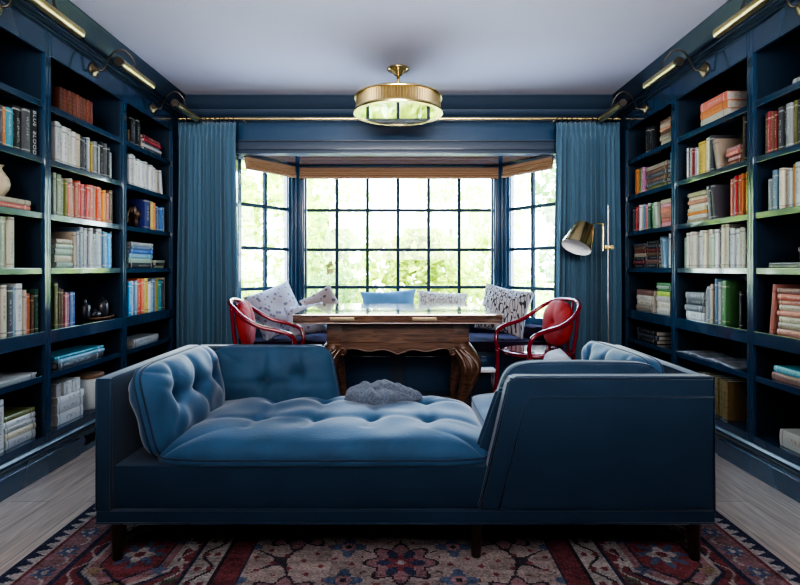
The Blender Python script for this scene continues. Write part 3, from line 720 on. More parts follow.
# bronze elephant
x, y = place_wall('L', 137, .10)
x, y = place_wall('L', 135, .10); root = empty('elephant_figurine', (x, y, LEV[2] + .001)); tag(root, 'dark bronze animal figurine beside blue book, third shelf, left bookcase beside curtain', 'figurine')
b = BM()
def ell(b, c, r, rot=None):
    g = bmesh.ops.create_uvsphere(b, u_segments=16, v_segments=10, radius=1)
    M = Matrix.Translation(c) @ (rot or Matrix.Identity(4)) @ Matrix.Diagonal((*r, 1))
    for v in g['verts']: v.co = M @ v.co
ell(b, (0, 0, .11), (.042, .07, .048)); ell(b, (0, -.075, .135), (.03, .035, .035))
for sx in (-1, 1):
    ell(b, (sx * .03, -.06, .135), (.008, .026, .034))
    for sy in (-.04, .045): tube(b, [(sx * .022, sy, .1), (sx * .024, sy, 0)], [.02, .016], 10)
tube(b, cat([(0, -.10, .135), (0, -.125, .10), (0, -.125, .05), (0, -.14, .03)], 4), [.016 - .0007 * i for i in range(13)], 8)
me_b = obj('body', b, BRONZEA, root, smooth=True)
# box on right near fourth shelf
b = BM(); box(b, -.09, .09, -.11, .11, 0, .052, bev=.004); box(b, -.094, .094, -.114, .114, .053, .075, bev=.004)
o = obj('keepsake_box', b, mat('dusty_rose_card', (.30, .20, .20), rough=.6)); o.location = (2.085, 2.545, LEV[3] + .0295); tag(o, 'dusty brown lidded box on thin flat books, right bookcase nearest camera', 'box')
# open magazines
def open_magazine(px, ang, lab, dz=0):
    x, y = place_wall('R', px, .12)
    nx, ny = 30, 14; u = np.linspace(-1, 1, nx); vv = np.linspace(-1, 1, ny); U, V = np.meshgrid(u, vv, indexing='ij')
    hgt = .004 + .013 * np.exp(-((np.abs(U) - .25) / .25) ** 2) * 1 + .006 * (1 - np.abs(U)); hgt = np.where(np.abs(U) < .06, .008, hgt)
    T = np.stack([V * .10, U * .20, hgt], -1).reshape(-1, 3); Bt = T.copy(); Bt[:, 2] = 0
    n = nx * ny; fs = [tuple(q) for q in gridfaces(nx, ny)] + [tuple(q) for q in gridfaces(nx, ny, n)[:, ::-1]]
    per = [i * ny for i in range(nx)] + [(nx - 1) * ny + j for j in range(1, ny)] + [i * ny + ny - 1 for i in range(nx - 2, -1, -1)] + [j for j in range(ny - 2, 0, -1)]
    m = len(per); fs += [(per[i], per[i] + n, per[(i + 1) % m] + n, per[(i + 1) % m]) for i in range(m)]
    me = bpy.data.meshes.new('open_magazine'); me.from_pydata([tuple(p) for p in np.concatenate([T, Bt])], [], fs)
    o = link('open_magazine', me, mat('magazine_pages', (.32, .32, .34), rough=.35, var=.6, vscale=14), smooth=True)
    o.location = (x, y, LEV[5] + .001 + dz); o.rotation_euler = (0, 0, R(ang)); tag(o, lab, 'magazine')
open_magazine(704, 4, 'open grey magazine lying left on the sixth shelf, middle right bookcase')
open_magazine(733, -5, 'open dark magazine lying right on the sixth shelf, middle right bookcase')

# ------------------------------------------------------------------ picture lights
def picture_light(side, k):
    s = -1 if side == 'L' else 1
    yc = sum(BAY[k]) / 2 if k < 3 else 4.19; yr = yc + .02
    root = empty('picture_light', (s * XF, yr, 2.40))
    w = {1: 'nearest the camera', 2: 'in the middle', 3: 'beside the curtain'}[k]
    tag(root, 'brass tube picture light on curved bronze arm, %s on the %s bookcases' % (w, 'left' if s < 0 else 'right'), 'light', 'picture lights over the bookcases')
    Mr = Matrix.Rotation(R(-90 * s), 4, 'Y')
    b = BM(); lathe(b, [(0, 0), (.045, 0), (.045, .006), (.036, .014), (.022, .018), (.016, .03), (0, .034)], 24, M=Mr); obj('wall_plate', b, OLDB, root, smooth=True)
    b = BM(); tube(b, cat([(-s * .02, 0, 0), (-s * .06, .005, .0), (-s * .08, .02, .06), (-s * .11, .05, .135), (-s * .16, .08, .155), (-s * .205, .105, .105), (-s * .225, .11, .03)], 6), .0065, 8); obj('arm', b, BRONZE, root, smooth=True)
    b = BM(); lathe(b, [(0, -.215), (.022, -.215), (.026, -.211), (.026, .211), (.022, .215), (0, .215)], 20, M=Matrix.Translation((-s * .225, .11, .008)) @ Matrix.Rotation(R(90), 4, 'X')); obj('tube_shade', b, BRASS, root, smooth=False, ang=40)
    b = BM(); lathe(b, [(0, 0), (.029, 0), (.029, .02), (0, .02)], 20, M=Matrix.Translation((-s * .225, -.103, .008)) @ Matrix.Rotation(R(90), 4, 'X')); obj('end_cap', b, BRONZE, root, ang=40)
    b = BM(); ell(b, (-s * .225, .11, .038), (.012, .012, .012)); obj('swivel_joint', b, BRONZE, root, smooth=True)
for sd in 'LR':
    for k in (1, 2, 3): picture_light(sd, k)

# ------------------------------------------------------------------ ceiling light
CY = 4.05
root = empty('ceiling_light', (-.006, CY, H)); tag(root, 'round brass semi-flush ceiling light with reeded band and glass dish', 'ceiling light')
b = BM(); lathe(b, [(0, 0), (.085, 0), (.087, -.008), (.07, -.02), (.045, -.028), (.03, -.05), (0, -.055)], 32); obj('canopy', b, BRASSB, root, smooth=True)
b = BM(); tube(b, [(0, 0, -.05), (0, 0, -.2)], .012, 12); tube(b, cat([(.03, 0, -.13), (0, .03, -.15), (-.03, 0, -.13), (0, -.03, -.11)], 6, True), .006, 8, closed=True)
lathe(b, [(0, -.10), (.022, -.115), (.02, -.14), (.035, -.155), (.05, -.165), (0, -.175)], 24)
for a in range(3): tube(b, [(0, 0, -.165), (.31 * math.cos(a * 2.094 + .5), .31 * math.sin(a * 2.094 + .5), -.215)], .006, 8)
obj('stem', b, BRASSB, root, smooth=True)
b = BM(); seg = 96; r0 = .318
rings = []
for z in (-.232, -.328):
    rings.append([b.verts.new(((r0 + (.004 if k % 2 else -.004)) * math.cos(2 * PI * k / (seg * 2)), (r0 + (.004 if k % 2 else -.004)) * math.sin(2 * PI * k / (seg * 2)), z)) for k in range(seg * 2)])
for k in range(seg * 2): b.faces.new((rings[0][k], rings[0][(k + 1) % (seg * 2)], rings[1][(k + 1) % (seg * 2)], rings[1][k]))
obj('reeded_band', b, BRASS, root)
def rim(nm, z0, z1, ra, rb):
    b = BM(); lathe(b, [(ra, z0), (rb, z0), (rb + .003, (z0 + z1) / 2), (rb, z1), (ra, z1), (ra, z0)], 64); obj(nm, b, BRASSB, root, ang=50)
rim('top_rim', -.220, -.236, .312, .333); rim('bottom_rim', -.326, -.348, .300, .338)
b = BM(); lathe(b, [(0, -.340), (.306, -.340), (.306, -.344), (0, -.345)], 64); obj('glass_dish', b, LENS, root, ang=40)

# ------------------------------------------------------------------ curtains
def curtain(side):
    s = -1 if side == 'L' else 1
    xo, xi = 1.925, 1.405 if side == 'L' else 1.36
    root = empty('curtain', (s * (xo + xi) / 2, 4.63, 0))
    tag(root, 'floor length pleated blue curtain hanging at the %s of the window bay' % ('left' if s < 0 else 'right'), 'curtain', 'blue curtains')
    nx, nz = 260, 60; u = np.linspace(0, 1, nx); z = np.linspace(0, 1, nz) ** 1.0
    U, Zn = np.meshgrid(u, z, indexing='ij'); top = 2.405; ZZ = .015 + Zn * (top - .015)
    hd = np.clip((ZZ - (top - .13)) / .05, 0, 1); hd = hd * hd * (3 - 2 * hd)
    npl = 13; ph = 2 * PI * npl * U
    bodyf = np.sin(ph + .5 * np.sin(7 * U + 2.1 * Zn) + .35 * np.sin(19 * U - 1.7 * Zn)) * .030 * (1 + .35 * np.sin(11 * U + 1)) + .010 * np.sin(ph * .5 + 2 * Zn)
    bodyf = np.where(bodyf > 0, bodyf, bodyf * .8)
    head = np.sign(np.sin(ph)) * np.abs(np.sin(ph)) ** .6 * .018
    # pinch at the base of the heading
    pin = np.exp(-((ZZ - (top - .12)) / .03) ** 2)
    Yv = bodyf * (1 - hd) * (1 - .45 * pin) + head * hd
    wd = (xo - xi); edge = .012 * np.sin(3 * Zn) - .02 * pin * 0
    Xl = -wd / 2 + U * wd + .006 * np.sin(2 * ph) * (1 - hd) + (U - .5) * .02 * np.sin(Zn * 5)
    P = np.stack([s * -Xl if s < 0 else Xl, Yv, ZZ], -1).reshape(-1, 3)
    me = npmesh('drape', P, gridfaces(nx, nz)); o = link('drape', me, CURT, root, smooth=True)
    md = o.modifiers.new('thick', 'SOLIDIFY'); md.thickness = .003
    for k in range(npl):
        xx = -wd / 2 + (k + .25) / npl * wd
        b = BM(); c = Vector((xx, .0, 2.436))
        tube(b, [c + Vector((.008 * math.sin(t) * 0, .021 * math.cos(t), .021 * math.sin(t))) for t in np.linspace(0, 2 * PI, 17)[:-1]], .0028, 6, closed=True)
        obj('ring', b, BRONZE, root, smooth=True)
curtain('L'); curtain('R')
root = empty('curtain_rod', (0, 4.63, 2.436)); tag(root, 'long slim brass curtain rod running above the window bay', 'curtain rod')
b = BM(); tube(b, [(-1.92, 0, 0), (1.92, 0, 0)], .0125, 14); obj('pole', b, BRASSB, root, ang=40)
for x in (-1.35, 0, 1.35):
    b = BM(); tube(b, [(x, 0.0, -.012), (x, YB - 4.63 - .033, -.012)], .006, 8); obj('bracket', b, BRASSB, root, smooth=True)

# ------------------------------------------------------------------ roman shades
def shade(nm_label, p, q):
    p = Vector(p); q = Vector(q); L = (q - p).length; ang = math.atan2(q.y - p.y, q.x - p.x)
    root = empty('roman_shade', (p.x, p.y, 0), ang); tag(root, nm_label, 'window shade', 'woven wood shades')
    b = BM(); box(b, 0, L, -.045, -.015, OZ - .05, OZ - .016, bev=.005); obj('headrail', b, SHADEW, root)
    b = BM()
    # bundle of folds
    prof = [(-.040, OZ - .05), (-.046, OZ - .056), (-.047, OZ - .074), (-.040, OZ - .080), (-.053, OZ - .083), (-.057, OZ - .098), (-.047, OZ - .104), (-.061, OZ - .107), (-.064, OZ - .122), (-.052, OZ - .132), (-.030, OZ - .130), (-.018, OZ - .10), (-.018, OZ - .05)]
    prism(b, prof, .003, L - .003, axis='x'); obj('folded_blind', b, SHADEW, root, ang=50)
shade('wide woven wood shade rolled up over the middle window', (-1.0, 5.40), (1.0, 5.40))
shade('short woven wood shade rolled up over the left angled window', (-1.42, 4.86), (-1.065, 5.33))
shade('short woven wood shade rolled up over the right angled window', (1.065, 5.33), (1.42, 4.86))

# ------------------------------------------------------------------ window seat
root = empty('window_seat', (0, 5.0, 0)); tag(root, 'built-in window seat with plum cushion filling the bay', 'window seat')
def shift(poly): return [(x, y - 5.0) for x, y in poly]
seatpoly = shift([(-1.34, 4.72), (1.34, 4.72), (1.44, 4.85), (1.035, 5.385), (-1.035, 5.385), (-1.44, 4.85)])
b = BM(); prism(b, seatpoly, .0, .40); obj('base', b, NAVYD, root)
b = BM(); prism(b, shift([(-1.34, 4.68), (1.34, 4.68), (1.425, 4.85), (1.02, 5.38), (-1.02, 5.38), (-1.425, 4.85)]), .402, .49)
bmesh.ops.bevel(b, geom=b.edges[:], offset=.015, segments=3, affect='EDGES'); obj('seat_cushion', b, PURPLE, root, ang=50)
b = BM()
for x0 in (-1.35, -.68, -.0, .68): box(b, x0 + .05, x0 + .60, -.291, -.281, .05, .36, bev=.004)
obj('front_panel', b, NAVY, root)

def pillow(name, M, m, w, h, th, label, cat_='cushion', seed=1, welt=None, pull=.08, group=None, part=None):
    root = empty(name, M.to_translation()); Ml = Matrix.Translation(-M.to_translation()) @ M
    tag(root, label, cat_, group)
    o = cushion('cover', Ml, m, w, h, .010, th / 2, parent=root, welt=welt, seed=seed, corner=0, pull=pull, wrinkle=.006, nx=36, ny=32)
    return root
def stand(x, y, z, yaw, tiltback, roll=0):
    """pillow local xy plane -> upright, facing -Y, leaning back by tiltback; z is height of the centre"""
    return Matrix.Translation((x, y, z)) @ Matrix.Rotation(R(yaw), 4, 'Z') @ Matrix.Rotation(R(90 - tiltback), 4, 'X') @ Matrix.Rotation(R(roll), 4, 'Z')
pillow('throw_pillow', stand(-1.14, 4.97, .745, 40, 22, 18), SPOT, .50, .46, .16, 'large lilac-grey block printed pillow leaning in the left corner of the window seat', seed=3)
pillow('throw_pillow', stand(-.84, 4.84, .67, 14, 30, 8), SPOT, .36, .30, .11, 'lower printed pillow tucked in front of the large lilac-grey pillow', seed=4)
pillow('throw_pillow', stand(-.74, 5.22, .75, 6, 20, 30), BLOCK, .34, .36, .13, 'small brown printed pillow behind the left end of the table', seed=5)
pillow('throw_pillow', stand(-.10, 5.22, .76, 0, 22, 3), STEELB, .56, .34, .13, 'slate blue lumbar pillow against the middle window behind the table', seed=6, pull=.12)
pillow('throw_pillow', stand(.42, 5.24, .72, -3, 22, -4), IKAT2, .50, .40, .14, 'faded cream patterned pillow between the blue pillow and the black-and-cream one', seed=7, pull=.1)
pillow('throw_pillow', stand(.98, 4.98, .745, -26, 20, -10), IKAT, .48, .46, .16, 'black and cream patterned pillow at the right end of the window seat', seed=8, pull=.1)
o = cushion('bolster_cushion', Matrix.Translation((1.28, 4.89, .55)) @ Matrix.Rotation(R(-55), 4, 'Z'), PURPLE, .38, .13, .08, .02, welt=None, seed=9); tag(o, 'plum bolster cushion against the right side window of the seat', 'cushion')

# ------------------------------------------------------------------ table
TX, TY0, TY1 = -.008, 3.68, 4.60
root = empty('writing_table', (TX, 4.1, 0)); tag(root, 'antique carved walnut table with scalloped apron and cabriole legs', 'table')
oy = 4.1
b = BM(); box(b, -.725, .725, 3.68 - oy, 4.80 - oy, .762, .822, bev=.008); obj('table_top', b, TABLETOP, root)
b = BM(); box(b, -.735, .735, 3.67 - oy, 4.81 - oy, .753, .7615, bev=.003); obj('top_moulding', b, TABLEW, root)
def apron_poly(L, zt, pts):
    return [(-L, zt)] + pts + [(L, zt)][0:1]
def scallop(L, n=60):
    out = []
    for i in range(n + 1):
        t = -1 + 2 * i / n; a = abs(t)
        # scalloped: low pendant in the centre, rising ogee to the legs
        z = .530 + .022 * a - .012 * math.cos(a * PI * 4) * (1 - a * .6)
        if a < .06: z -= .008 * (1 - a / .06)
        if a > .85: z -= .05 * ((a - .85) / .15)
        out.append((t * L, z))
    return out
b = BM(); prism(b, [(.43, .752)] + [( x, z) for x, z in scallop(.43)][::-1] + [(-.43, .752)], 3.86 - oy, 3.89 - oy, axis='y'); obj('apron', b, TABLEW, root)
b = BM(); prism(b, [(.43, .752)] + scallop(.43)[::-1] + [(-.43, .752)], 4.45 - oy, 4.48 - oy, axis='y'); obj('apron', b, TABLEW, root)
for s in (-1, 1):
    b = BM(); prism(b, [(.30, .752)] + [(x * .7, z) for x, z in scallop(.43)][::-1] + [(-.30, .752)], s * .455, s * .485, axis='x', M=Matrix.Translation((0, 4.17 - oy, 0))); obj('apron', b, TABLEW, root)
b = BM(); tube(b, [(x, 3.857 - oy, z + .004) for x, z in scallop(.43)], .006, 8); tube(b, [(-.43, 3.858 - oy, .60), (.43, 3.858 - oy, .60)], .004, 6); obj('apron_bead', b, TABLEW, root, smooth=True)
for s in (-1, 1):
    for (yy, yd) in ((3.90, -1), (4.44, 1)):
        bl = BM(); box(bl, s * .46 - .055, s * .46 + .055, yy - oy - .045, yy - oy + .045, .56, .752, bev=.006)
        # cabriole
        path = [(s * .46, yy, .58), (s * .50, yy + yd * .02, .50), (s * .525, yy + yd * .04, .42), (s * .50, yy + yd * .03, .30), (s * .465, yy + yd * .01, .18), (s * .46, yy, .08), (s * .49, yy + yd * .03, .048), (s * .52, yy + yd * .05, .036)]
        rr = [.062, .078, .080, .056, .036, .028, .034, .02]
        P = cat([(x, y - oy, z) for x, y, z in path], 5); RR = []
        for i in range(len(rr) - 1): RR += [rr[i] + (rr[i + 1] - rr[i]) * j / 5 for j in range(5)]
        RR.append(rr[-1]); tube(bl, P, RR, 16)
        lg = obj('leg', bl, TABLEW, root, ang=50)
        if yd < 0:
            bc = BM()
            for q in (-1, 0, 1):
                tube(bc, cat([(s * .44 + q * .03, yy - .075 - oy, .56), (s * .50 + q * .04, yy - .096 - oy, .49), (s * .525 + q * .045, yy - .118 - oy, .42), (s * .50 + q * .02, yy - .083 - oy, .31)], 5), [.012] * 13 + [.010] * 3, 8)
            # scroll
            sp = [(s * (.40 + .0) + s * .035 * (1 - t / 9) * math.cos(t), yy - .05 - oy, .53 + .035 * (1 - t / 9) * math.sin(t)) for t in np.linspace(0, 8, 30)]
            tube(bc, sp, .008, 6)
            obj('knee_carving', bc, TABLEW, lg, smooth=True)
b = BM()
for x in (-.14, .60 - .10): pass
for x0 in (-.47, .10):
    b = BM(); box(b, x0, x0 + .17, 3.6745 - oy, 3.682 - oy, .775, .798, bev=.003); obj('brass_inlay', b, OLDB, root)
# ------------------------------------------------------------------ red chairs
def red_chair(loc, rz, label):
    """faces local +X; origin at floor centre"""
    root = empty('armchair', loc, rz); tag(root, label, 'chair', 'red bentwood armchairs')
    sh = .47
    def seatpoly(k=1.0):
        return [(.02 + .26 * k * math.copysign(abs(math.cos(t)) ** .8, math.cos(t)), .245 * k * math.copysign(abs(math.sin(t)) ** .8, math.sin(t))) for t in np.linspace(0, 2 * PI, 41)[:-1]]
    b = BM(); prism(b, seatpoly(.93), sh - .004, sh + .022); bmesh.ops.bevel(b, geom=[e for e in b.edges if abs(e.verts[0].co.z - e.verts[1].co.z) < 1e-5], offset=.006, segments=2, affect='EDGES'); obj('seat', b, RED, root, ang=50)
    b = BM(); tube(b, [(x, y, sh) for x, y in seatpoly(1.0)], .017, 10, closed=True); obj('seat_rail', b, RED, root, smooth=True)
    # continuous arm and back rail: up from the front legs, sweeping back and around
    half = [(.25, .235, sh), (.262, .24, .55), (.235, .255, .625), (.14, .268, .665), (.0, .275, .70), (-.12, .265, .765), (-.21, .215, .835), (-.262, .12, .875), (-.278, 0, .885)]
    P = half + [(x, -y, z) for x, y, z in half[-2::-1]]
    b = BM(); tube(b, cat(P, 6), .0175, 10); obj('arm_rail', b, RED, root, smooth=True)
    for s in (-1, 1):
        b = BM(); tube(b, cat([(.25, s * .235, sh), (.25, s * .235, .3), (.275, s * .25, .026)], 6), [.018] * 6 + [.016] * 6 + [.013], 10); obj('leg', b, RED, root, smooth=True)
        b = BM(); tube(b, cat([(-.235, s * .175, .84), (-.215, s * .17, .62), (-.195, s * .165, sh), (-.21, s * .18, .25), (-.26, s * .20, .026)], 6), .014, 10); obj('leg', b, RED, root, smooth=True)
        b = BM(); tube(b, [(-.262, s * .07, .865), (-.215, s * .065, sh)], .009, 8); obj('back_spindle', b, RED, root, smooth=True)
    b = BM(); tube(b, cat([(.255, .24, .22), (0, .0, .235), (-.215, -.18, .22)], 6), .009, 8); tube(b, cat([(.255, -.24, .20), (0, .0, .205), (-.215, .18, .20)], 6), .009, 8); obj('stretcher', b, RED, root, smooth=True)
    return root
def chair_cushion(ch, loc, rz, label):
    # plump oval pad standing against the chair back
    M = Matrix.Translation(loc) @ Matrix.Rotation(rz, 4, 'Z') @ Matrix.Translation((-.165, 0, .695)) @ Matrix.Rotation(R(-8), 4, 'Y') @ Matrix.Rotation(R(90), 4, 'Y') @ Matrix.Rotation(R(90), 4, 'Z')
    root = empty('chair_cushion', M.to_translation()); tag(root, label, 'cushion', 'red chair cushions')
    cushion('cover', Matrix.Translation(-M.to_translation()) @ M, REDC, .34, .36, .02, .045, parent=root, welt=REDC, weltr=.004, corner=2.6, tufts=[(0, 0)], tdepth=.012, tsig=.03, seed=11, nx=32, ny=32,
            creases=[(0, 0, 0, .18, .006, .012), (0, 0, .12, -.12, .006, .012), (0, 0, -.12, -.12, .006, .012)])
lc = (-1.06, 4.27, 0); rc = (1.13, 4.27, 0)
red_chair(lc, R(3), 'red bentwood armchair with red cushion at the left end of the table')
red_chair(rc, R(180 + 20), 'red bentwood armchair with red cushion at the right end of the table')
chair_cushion(None, lc, R(3), 'plump red cushion on the red armchair left of the table')
chair_cushion(None, rc, R(200), 'plump red cushion on the red armchair right of the table')

# low white stool under the right end of the table
root = empty('footstool', (.70, 4.52, 0)); tag(root, 'low white topped stool between the table leg and red chair', 'stool')
b = BM(); box(b, -.11, .11, -.06, .06, .265, .29, bev=.004); obj('top', b, WHITEIN, root)
for sx in (-1, 1):
    for sy in (-1, 1):
        b = BM(); tube(b, [(sx * .095, sy * .05, .265), (sx * .10, sy * .052, .014)], .008, 8); obj('leg', b, IRON, root, smooth=True)

# ------------------------------------------------------------------ floor lamp
LXp, LYp = 1.70, 4.33
root = empty('floor_lamp', (LXp, LYp, 0)); tag(root, 'slim floor lamp with tilted brass shade in front of the right curtain', 'lamp')
b = BM(); lathe(b, [(0, .0), (.13, .0), (.13, .012), (.12, .018), (.02, .022), (0, .024)], 36); obj('base', b, BRONZE, root, ang=40)
b = BM(); tube(b, [(0, 0, .02), (0, 0, .92)], .009, 12); tube(b, [(0, 0, .90), (0, 0, .94)], .011, 12); tube(b, [(0, 0, .93), (0, 0, 1.645)], .0065, 12); obj('pole', b, IRON, root, ang=40)
b = BM(); box(b, -.03, .03, -.013, .013, 1.29, 1.325, bev=.004); lathe(b, [(0, -.03), (.016, -.03), (.016, .03), (0, .03)], 16, M=Matrix.Translation((.02, 0, 1.308)) @ Matrix.Rotation(R(90), 4, 'X')); obj('clamp', b, BRASSB, root, ang=40)
b = BM(); tube(b, cat([(-.04, 0, 1.27), (-.04, 0, 1.38), (-.04, 0, 1.47), (-.055, 0, 1.497), (-.09, 0, 1.50), (-.17, -.01, 1.492), (-.193, -.012, 1.478)], 6), .006, 10); ell(b, (-.042, 0, 1.495), (.014, .014, .014)); obj('arm', b, BRASSB, root, smooth=True)
ax = Vector((-.44, -.30, -.85)).normalized(); q = (-ax).to_track_quat('Z', 'Y').to_matrix().to_4x4()
hd = empty('shade_head', (-.20, -.01, 1.50)); hd.parent = root
Ms = Matrix.Translation((-.195, -.012, 1.478)) @ q
b = BM(); lathe(b, [(0, .004), (.078, .0), (.082, -.006), (.122, -.205), (.118, -.205), (.079, -.01), (0, -.004)], 40, M=Ms)
bpy.data.objects.remove(hd)
# outer brass, inner white
me = bpy.data.meshes.new('shade'); bmesh.ops.recalc_face_normals(b, faces=b.faces[:])
b.faces.ensure_lookup_table(); nf = 40
for i, f in enumerate(b.faces):
    if i >= 4 * nf: f.material_index = 1
b.to_mesh(me); b.free(); shd = link('shade', me, [BRASSB, WHITEIN], root); autosm(shd, 40)
b = BM(); lathe(b, [(0, -.01), (.02, -.01), (.02, -.05), (.03, -.08), (.028, -.11), (0, -.125)], 20, M=Ms); obj('bulb', b, WHITEIN, shd, smooth=True)

# ------------------------------------------------------------------ sofa
SX0, SX1, SY0, SY1 = -1.178, 1.229, 2.066, 2.985
SZ0, SZT = .143, .712
sofa = empty('sofa', (.025, 2.5, 0)); tag(sofa, 'blue velvet tete-a-tete chaise sofa with tufted seat on tapered wooden legs', 'sofa')
o_ = Vector((.025, 2.5, 0))
MS = Matrix.Translation(-o_)
def sp_obj(name, b, m, par=sofa, **k):
    for v in b.verts: v.co = v.co - o_
    return obj(name, b, m, par, **k)
def welt(par, paths, closed=False, r=.0042):
    b = BM()
    for p in paths: tube(b, p, r, 6, closed=closed)
    return sp_obj('piping', b, VELVETD, par, smooth=True)
# base box and rail
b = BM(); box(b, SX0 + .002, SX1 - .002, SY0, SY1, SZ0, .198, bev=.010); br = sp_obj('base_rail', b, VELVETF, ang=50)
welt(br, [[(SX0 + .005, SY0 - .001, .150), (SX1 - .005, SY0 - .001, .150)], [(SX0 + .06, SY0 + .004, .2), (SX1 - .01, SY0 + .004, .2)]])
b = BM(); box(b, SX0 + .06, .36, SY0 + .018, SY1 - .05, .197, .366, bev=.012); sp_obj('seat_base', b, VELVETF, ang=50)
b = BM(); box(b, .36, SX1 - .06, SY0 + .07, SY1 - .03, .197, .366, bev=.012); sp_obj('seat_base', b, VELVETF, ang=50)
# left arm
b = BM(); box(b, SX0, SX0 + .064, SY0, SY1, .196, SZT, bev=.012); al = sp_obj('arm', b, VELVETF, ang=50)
x0, x1 = SX0 + .004, SX0 + .060
welt(al, [[(x0, SY0 + .003, .2), (x0, SY0 + .003, SZT - .012), (x0, SY0 + .012, SZT - .003), (x0, SY1 - .01, SZT - .003)], [(x1, SY0 + .003, .2), (x1, SY0 + .003, SZT - .012), (x1, SY0 + .012, SZT - .003), (x1, SY1 - .07, SZT - .003)]])
# right arm
b = BM(); box(b, SX1 - .064, SX1, SY0 + .072, SY1 + .0, .196, SZT, bev=.012); ar = sp_obj('arm', b, VELVETF, ang=50)
x0, x1 = SX1 - .004, SX1 - .060
welt(ar, [[(x0, SY0 + .08, SZT - .003), (x0, SY1 - .01, SZT - .003), (x0, SY1 - .003, SZT - .012), (x0, SY1 - .003, .2)], [(x1, SY0 + .08, SZT - .003), (x1, SY1 - .01, SZT - .003)]])
# rear back panel on the left (trapezoid)
b = BM(); prism(b, [(SX0 + .065, .197), (-.27, .197), (-.42, SZT), (SX0 + .065, SZT)], SY1 - .066, SY1, axis='y'); bmesh.ops.bevel(b, geom=b.edges[:], offset=.010, segments=3, affect='EDGES')
bk = sp_obj('back_panel', b, VELVETF, ang=50)
welt(bk, [[(SX0 + .07, SY1 - .063, SZT - .003), (-.422, SY1 - .063, SZT - .004), (-.30, SY1 - .063, .30)], [(SX0 + .07, SY1 - .003, SZT - .003), (-.422, SY1 - .003, SZT - .004), (-.30, SY1 - .003, .30)]])
# front back panel on the right
P = [(.305, .196), (SX1, .196), (SX1, SZT + .006), (.445, SZT + .006), (.425, SZT - .006)]
b = BM(); prism(b, P, SY0, SY0 + .07, axis='y'); bmesh.ops.bevel(b, geom=b.edges[:], offset=.012, segments=3, affect='EDGES')
fp = sp_obj('back_panel', b, VELVETF, ang=50)
yf = SY0 - .0005
welt(fp, [[(.313, yf + .004, .2), (.433, yf + .004, SZT - .012), (.45, yf + .004, SZT + .000), (SX1 - .006, yf + .004, SZT + .002), (SX1 - .004, yf + .004, .2)],
          [(.313, SY0 + .066, .2), (.433, SY0 + .066, SZT - .012), (.45, SY0 + .066, SZT + .000), (SX1 - .006, SY0 + .066, SZT + .002)]])
b = BM(); tube(b, [(.385, yf, .203), (.495, yf, .625), (.515, yf, .640), (SX1 - .005, yf, .640)], .0035, 6); sp_obj('inset_seam', b, VELVETD, fp, smooth=True)
# second slanted pad edge behind the panel
P = [(.268, .30), (.50, .30), (.50, .655), (.392, .655)]
b = BM(); prism(b, P, SY0 + .071, SY0 + .105, axis='y'); bmesh.ops.bevel(b, geom=b.edges[:], offset=.012, segments=3, affect='EDGES'); sp_obj('panel_pad', b, VELVETF, ang=50)
# seat cushion
sx0, sx1, sy0, sy1 = -.985, .385, SY0 + .012, SY1 - .070
cx, cy = (sx0 + sx1) / 2, (sy0 + sy1) / 2
tx = [-.63, -.375, -.12, .135]; ty = [2.43, 2.73]
tf = [(x - cx, y - cy) for x in tx for y in ty]
cr = []
for y in ty:
    cr.append((tx[0] - cx, y - cy, tx[-1] - cx, y - cy, .005, .020))
for x in tx:
    cr.append((x - cx, ty[0] - cy, x - cx, ty[1] - cy, .009, .018)); cr.append((x - cx, ty[0] - cy, x - cx - .02, ty[0] - cy - .16, .007, .018)); cr.append((x - cx, ty[1] - cy, x - cx, sy1 - cy, .008, .018))
cr.append((tx[0] - cx, ty[0] - cy, tx[0] - cx - .18, ty[0] - cy - .03, .006, .020)); cr.append((tx[-1] - cx, ty[0] - cy, tx[-1] - cx + .2, ty[0] - cy - .04, .008, .018)); cr.append((tx[-1] - cx, ty[1] - cy, tx[-1] - cx + .2, ty[1] - cy, .008, .018))
seat = cushion('seat_cushion', Matrix.Translation((cx, cy, .378)) @ MS, VELVET, sx1 - sx0, sy1 - sy0, .022, .080, parent=sofa, welt=VELVETD, weltr=.004, weltboth=False, tufts=tf, tdepth=.016, tsig=.038, creases=cr, nx=150, ny=100, corner=9, wrinkle=.004, bothsides=False, pe=8, pp=.5, seed=21)
ray_button(seat, [(x - o_.x, y - o_.y, 1) for x in tx for y in ty], (0, 0, -1), VELVETD)
cushion('seat_cushion', Matrix.Translation(((.39 + SX1 - .066) / 2, 2.55, .405)) @ MS, VELVET, SX1 - .066 - .395, .85, .055, .046, parent=sofa, welt=VELVETD, corner=9, bothsides=False, seed=22)
# arm bolster cushion on the left (leaning)
M = MS @ Matrix.Translation((-1.0, 2.49, .552)) @ Matrix.Rotation(R(-1), 4, 'Z') @ Matrix.Rotation(R(-14), 4, 'Y') @ Matrix.Rotation(R(90), 4, 'Y') @ Matrix.Rotation(R(90), 4, 'Z')
ac = cushion('back_cushion', M, VELVET, .76, .38, .025, .084, parent=sofa, welt=VELVETD, weltboth=True, tufts=[(-.21, .03), (0, .03), (.21, .03)], tdepth=.034, tsig=.035,
        creases=[(-.21, .03, -.21, .19, .012, .014), (0, .03, 0, .19, .012, .014), (.21, .03, .21, .19, .012, .014), (-.21, .03, .21, .03, .014, .016), (-.21, .03, -.30, -.1, .010, .014), (-.21, .03, -.34, .1, .01, .014), (.21, .03, .25, -.15, .008, .014), (0, .03, .03, -.15, .008, .014)], corner=7, nx=90, ny=56, seed=31, wrinkle=.006)
Mi = M
for px_ in (-.21, 0, .21):
    p = Mi @ Vector((px_, .03, .5)); dd = (Mi.to_3x3() @ Vector((0, 0, -1)))
    ray_button(ac, [p], dd, VELVETD, r=.010)
